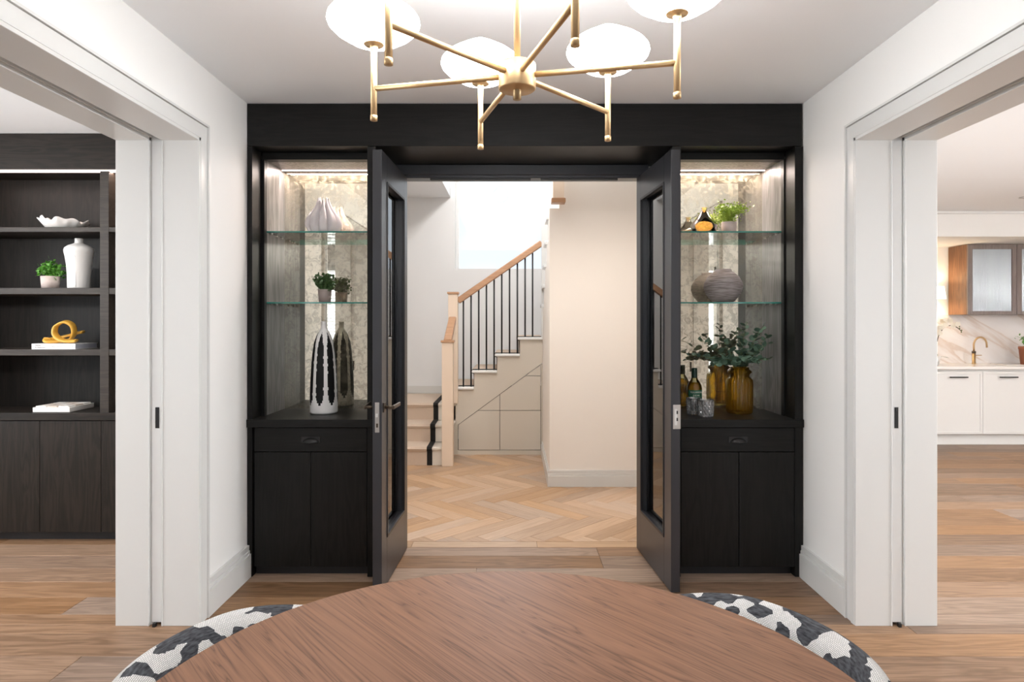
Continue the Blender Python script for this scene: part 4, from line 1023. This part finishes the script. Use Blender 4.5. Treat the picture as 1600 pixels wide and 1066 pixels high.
tag(mb.build('striped_vase', [M['white_cer'], M['black_cer']], None, loc=c), 'tall white bottle vase with broad black stripes', 'vase')

# ------------------------------------------------------------------ ornaments in the right display cabinet
c = (X(1100, 3.74), 3.74, SZ1)
prof = [(0, .003), (.05, 0), (.066, .012), (.0745, .035), (.0745, .05), (.066, .065), (.045, .09), (.026, .115), (.0155, .13), (.014, .142), (.018, .150)]
tag(MB().lathe(prof, c, 48).build('glass_vase', M['gold_glass'], None, loc=c), 'squat golden glass vase on the upper glass shelf', 'vase')
potted('lime_fern', 'lime green fern in a pink pot beside the golden glass vase', (X(1139, 3.74), 3.74, SZ1), .043, .038, .066, M['pot'], M['leaf_y'], .118, .13, 1500, .015, 17, .3, .28, 22)
c = (X(1130, 3.775), 3.775, SZ2)
prof = [(0, .002), (.045, 0), (.062, .008), (.098, .05), (.110, .088), (.107, .115), (.088, .15), (.064, .172), (.048, .182), (.046, .193), (.040, .193), (.042, .178), (.07, .15), (0, .14)]
tag(MB().lathe(prof, c, 56).build('round_vase', M['grey_stone'], None, loc=c), 'round grey ridged stoneware vase on the right lower glass shelf', 'vase')
# amber jar
jx, jy = X(1155.5, 3.72), 3.72
rib = lambda t, z: 1+(.035*math.cos(24*t) if .01 < z < .20 else 0)
prof = [(0, .002), (.064, 0), (.071, .008), (.072, .03), (.072, .17), (.070, .190), (.058, .205), (.052, .212), (.056, .222), (.066, .230), (.067, .238), (.058, .246), (.052, .250), (.053, .262), (.049, .262), (.046, .25), (.046, .21), (.06, .19), (.066, .17), (.066, .03), (.06, .012), (0, .012)]
c = (jx, jy, CT); tag(MB().lathe(prof, c, 96, rf=rib).build('amber_jar', M['amber'], None, loc=c), 'ribbed amber glass jar holding eucalyptus stems', 'vase')
eu = thing('eucalyptus_bunch', 'bunch of grey green eucalyptus standing in the amber glass jar', 'plant', (jx, jy, CT+.03))
def leaf_mesh():
    mb = MB(); n = 10; vs_ = [(0, .45, .02)]
    for k in range(n):
        t = 2*PI*k/n; vs_.append((.42*math.sin(t), .5-.5*math.cos(t), .05*abs(math.sin(t))))
    mb.add(vs_, [(0, 1+k, 1+(k+1) % n) for k in range(n)], True); return mb.mesh('leaf', M['euca'])
LM = leaf_mesh(); rr = random.Random(23)
tips = [(-.30, -.05, .33), (-.25, -.07, .42), (-.17, -.03, .30), (-.10, .03, .44), (-.02, -.09, .36), (.02, -.04, .50), (.03, .06, .42), (.09, -.10, .37), (.11, 0, .46), (.14, -.06, .40), (.150, .03, .50), (.155, -.02, .44), (-.06, -.12, .28), (.06, -.13, .29), (.12, -.12, .31), (-.12, -.10, .31), (-.20, -.10, .27), (0.0, -.13, .31)]
for ti, tp_ in enumerate(tips):
    base = Vector((jx+tp_[0]*.06, jy+tp_[1]*.1, CT+.02)); lip = Vector((jx+max(-.03, min(.03, tp_[0]*.2)), jy+tp_[1]*.25, CT+.255)); end = Vector((jx+tp_[0], jy+tp_[1], CT+tp_[2]))
    midp = lip*.45+end*.55+Vector((0, 0, .02)); pts = spline([base, lip, midp, end], 7)
    br = MB().tube(pts, [.0022-.0012*k/(len(pts)-1) for k in range(len(pts))], 5).build('branch', M['stem_g'], eu)
    L2 = pts[8:]; nl = 13
    for k in range(nl):
        u = k/(nl-1); p = L2[min(int(u*(len(L2)-1)), len(L2)-1)]; a = k*2.4+ti
        dv = Vector((math.cos(a), math.sin(a)*.8, .35+rr.uniform(-.4, .4))).normalized(); o = bpy.data.objects.new('leaf', LM); COL.objects.link(o); o.parent = br
        o.location = p-wloc(br); o.rotation_euler = dv.to_track_quat('Y', 'Z').to_euler(); o.rotation_euler.rotate_axis('Y', rr.uniform(-1.2, 1.2)); s_ = rr.uniform(.034, .054)*(1-.35*u); o.scale = (s_, s_, s_)
# whisky bottle
wx, wy = X(1085, 3.775), 3.775
wb = thing('whisky_bottle', 'green labelled whisky bottle behind the crystal tumblers', 'bottle', (wx, wy, CT))
c = (wx, wy, CT)
MB().lathe([(0, .002), (.038, 0), (.0425, .006), (.0425, .135), (.040, .152), (.030, .172), (.019, .188), (.0150, .2), (.0145, .222), (0, .222)], c, 32).build('bottle_glass', M['bottle'], wb)
MB().lathe([(0, .004), (.0395, .004), (.0405, .008), (.0405, .134), (.037, .15), (.028, .169), (0, .17)], c, 28).build('whisky', M['whisky'], wb)
MB().lathe([(.0165, .196), (.0162, .236), (.0165, .252), (0, .253)], c, 24).build('cap_foil', M['foil'], wb)
mb = MB(); vs_ = []; n = 20
for k in range(n+1):
    t = -PI/2-1.15+2.3*k/n; vs_ += [(c[0]+.0432*math.cos(t), c[1]+.0432*math.sin(t), CT+.070), (c[0]+.0432*math.cos(t), c[1]+.0432*math.sin(t), CT+.128)]
mb.add(vs_, [(2*k, 2*k+2, 2*k+3, 2*k+1) for k in range(n)], True); lb = mb.build('bottle_label', M['label_g'], wb)
for txt, sz, zz in (('TULLAMORE', .0125, .1155), ('D.E.W.', .0135, .0975), ('IRISH WHISKEY', .0085, .082)): lettering(txt, sz, (wx, wy-.0440, CT+zz), (PI/2, 0, 0), M['label_w'], lb)
def tumbler(cx, cy, label, grp):
    c = (cx, cy, CT); mb = MB(); n = 48; prof = []
    for j in range(13): prof.append((.040+.0035*j/12, .012+.058*j/12))
    prof = [(0, .001), (.036, 0), (.040, .006)]+prof+[(.0435, .086), (.0445, .093), (.0415, .093), (.040, .085), (.038, .02), (0, .018)]
    def cut(t, z):
        if not .010 < z < .074: return 1
        a = (t*14/(2*PI)+z*42) % 1; b_ = (t*14/(2*PI)-z*42) % 1
        return 1-.15*(max(0, 1-abs(a-.5)*5)+max(0, 1-abs(b_-.5)*5))
    mb.lathe(prof, c, 112, rf=cut, smooth=False); tag(mb.build('tumbler', M['crystal'], None, loc=c), label, 'glass', grp)
tumbler(X(1084.5, 3.66), 3.66, 'cut crystal tumbler directly in front of the whisky bottle', 'crystal tumblers')
tumbler(X(1103, 3.575), 3.575, 'cut crystal tumbler nearest the amber jar, at the counter front', 'crystal tumblers')

# ------------------------------------------------------------------ chandelier
zb = EYE+.5; ch_c = (X(808, 1.5275), 1.5275); AZ = EYE+.579
ch = thing('chandelier', 'brass six arm chandelier with white opal globes above the dining table', 'chandelier', (ch_c[0], ch_c[1], CZ))
MB().lathe([(0, AZ-.034), (.040, AZ-.034), (.0435, AZ-.031), (.0435, AZ+.026), (.040, AZ+.029), (0, AZ+.029)], (*ch_c, 0), 40).build('hub', M['brass'], ch)
MB().lathe([(0, AZ-.056), (.0095, AZ-.056), (.0095, AZ-.034)], (*ch_c, 0), 20).build('finial', M['brass_dark'], ch)
MB().tube([(*ch_c, AZ+.028), (*ch_c, CZ-.02)], .0078, 16).build('rod', M['brass'], ch)
MB().lathe([(.06, CZ-.001), (.06, CZ-.022), (.0, CZ-.024)], (*ch_c, 0), 32).build('ceiling_rose', M['brass'], ch)
for k in range(6):
    a = math.radians(-13.5+60*k+1.5*(k == 0)); r = .3635; ex, ey = ch_c[0]+r*math.cos(a), ch_c[1]+r*math.sin(a)
    arm = MB().tube([(ch_c[0]+.042*math.cos(a), ch_c[1]+.042*math.sin(a), AZ), (ex, ey, AZ)], .0068, 14).build('arm', M['brass'], ch)
    MB().lathe([(.0085, -.004), (.0085, .004)], (0, 0, 0), 14)
    st_ = MB(); st_.tube([(ex, ey, zb+.006), (ex, ey, zb+.188)], .0078, 14); st_.lathe([(0, zb), (.0088, zb), (.0088, zb+.012), (.0078, zb+.013)], (ex, ey, 0), 16); st_.lathe([(.0095, zb+.178), (.0095, zb+.185), (.024, zb+.186), (.026, zb+.190), (0, zb+.191)], (ex, ey, 0), 24)
    st_.build('globe_stem', M['brass'], arm)
    gp = [(0, .0), (.024, .001), (.06, .010), (.094, .031), (.1095, .046), (.1135, .056), (.1115, .066), (.103, .077), (.086, .090), (.062, .104), (.038, .117), (.018, .127), (.008, .131), (0, .132)]
    MB().lathe(gp, (ex, ey, zb+.187), 48).build('globe', M['opal'], arm)
    light('globe_bulb', 'POINT', (ex, ey, zb+.36), (0, 0, 0), 2.2, (1, .93, .85), radius=.09) if False else None

# ------------------------------------------------------------------ table and chairs
TC = (-.013, .982); TR = .598
tb = thing('dining_table', 'round walnut pedestal dining table in the foreground', 'table', (*TC, 0))
MB().lathe([(0, .716), (TR-.035, .716), (TR-.006, .738), (TR, .744), (TR, .748), (TR-.002, .75), (0, .75)], (*TC, 0), 160, smooth=False).build('tabletop', M['walnut'], tb)
MB().lathe([(0, .001), (.19, 0), (.195, .012), (.185, .03), (.11, .07), (.085, .16), (.075, .45), (.10, .65), (.2, .715), (0, .716)], (*TC, 0), 64).build('pedestal', M['walnut_v'], tb)
def tub_chair(cx, cy, face, label, R0=.345):
    t = thing('dining_chair', label, 'chair', (cx, cy, 0), 'boucle tub chairs tucked under the table', 0)
    ztop = .712; th = .095; span = math.radians(128)
    # back shell swept round an arc, top rounded
    prof = [(0, .40), (0, .60), (0, ztop-.055), (-.006, ztop-.03), (-.018, ztop-.010), (-.036, ztop), (-.054, ztop-.006), (-.078, ztop-.022), (-.090, ztop-.05), (-th, ztop-.08), (-th, .40)]
    arcl = [0]
    for i in range(1, len(prof)): arcl.append(arcl[-1]+math.hypot(prof[i][0]-prof[i-1][0], prof[i][1]-prof[i-1][1]))
    mb = MB(); n = 72; vs_, fs_, uv = [], [], []
    back = face+PI
    for i in range(n+1):
        u = i/n*2-1; a = back+u*span; drop = .12*(max(0, abs(u)-.28)/.72)**1.5
        for j, (o_, z) in enumerate(prof):
            rr_ = R0+o_; zz = z-(drop if z > .5 else 0); endr = 1
            vs_.append((cx+rr_*math.cos(a), cy+rr_*math.sin(a), zz)); uv.append((u*span*R0, arcl[j]))
    m_ = len(prof)
    for i in range(n):
        for j in range(m_-1): fs_.append((i*m_+j, (i+1)*m_+j, (i+1)*m_+j+1, i*m_+j+1))
        fs_.append((i*m_+m_-1, (i+1)*m_+m_-1, (i+1)*m_, i*m_))
    fs_ += [tuple(range(m_)), tuple(n*m_+j for j in range(m_))]
    mb.add(vs_, fs_, True); mb.uv = uv; mb.build('backrest', M['boucle'], t)
    # seat: thick round cushion
    sb = MB(); pr = [(0, .40), (.25, .40), (.262, .41), (.264, .455), (.25, .475), (0, .482)]; sb.lathe(pr, (cx, cy, 0), 48); sb.uv = [(v[0]*1.2, v[1]*1.2) for v in sb.v]; sb.build('seat', M['boucle'], t)
    bs = MB(); pr = [(0, .27), (R0-.03, .27), (R0-.004, .29), (R0-.004, .40), (0, .40)]; bs.lathe(pr, (cx, cy, 0), 48); bs.uv = [(math.atan2(v[1]-cy, v[0]-cx)*R0, v[2]) for v in bs.v]; bs.build('seat_base', M['boucle'], t)
    for k in range(4):
        a = face+PI/4+k*PI/2; MB().tube([(cx+.22*math.cos(a), cy+.22*math.sin(a), .272), (cx+.25*math.cos(a), cy+.25*math.sin(a), 0)], [.016, .011], 12).build('leg', M['black'], t)
    return t
tub_chair(-.39, 1.228, math.radians(-4), 'black and white boucle tub chair on the left of the round table', .358)
tub_chair(.346, 1.266, math.radians(194), 'black and white boucle tub chair on the right of the round table', .364)
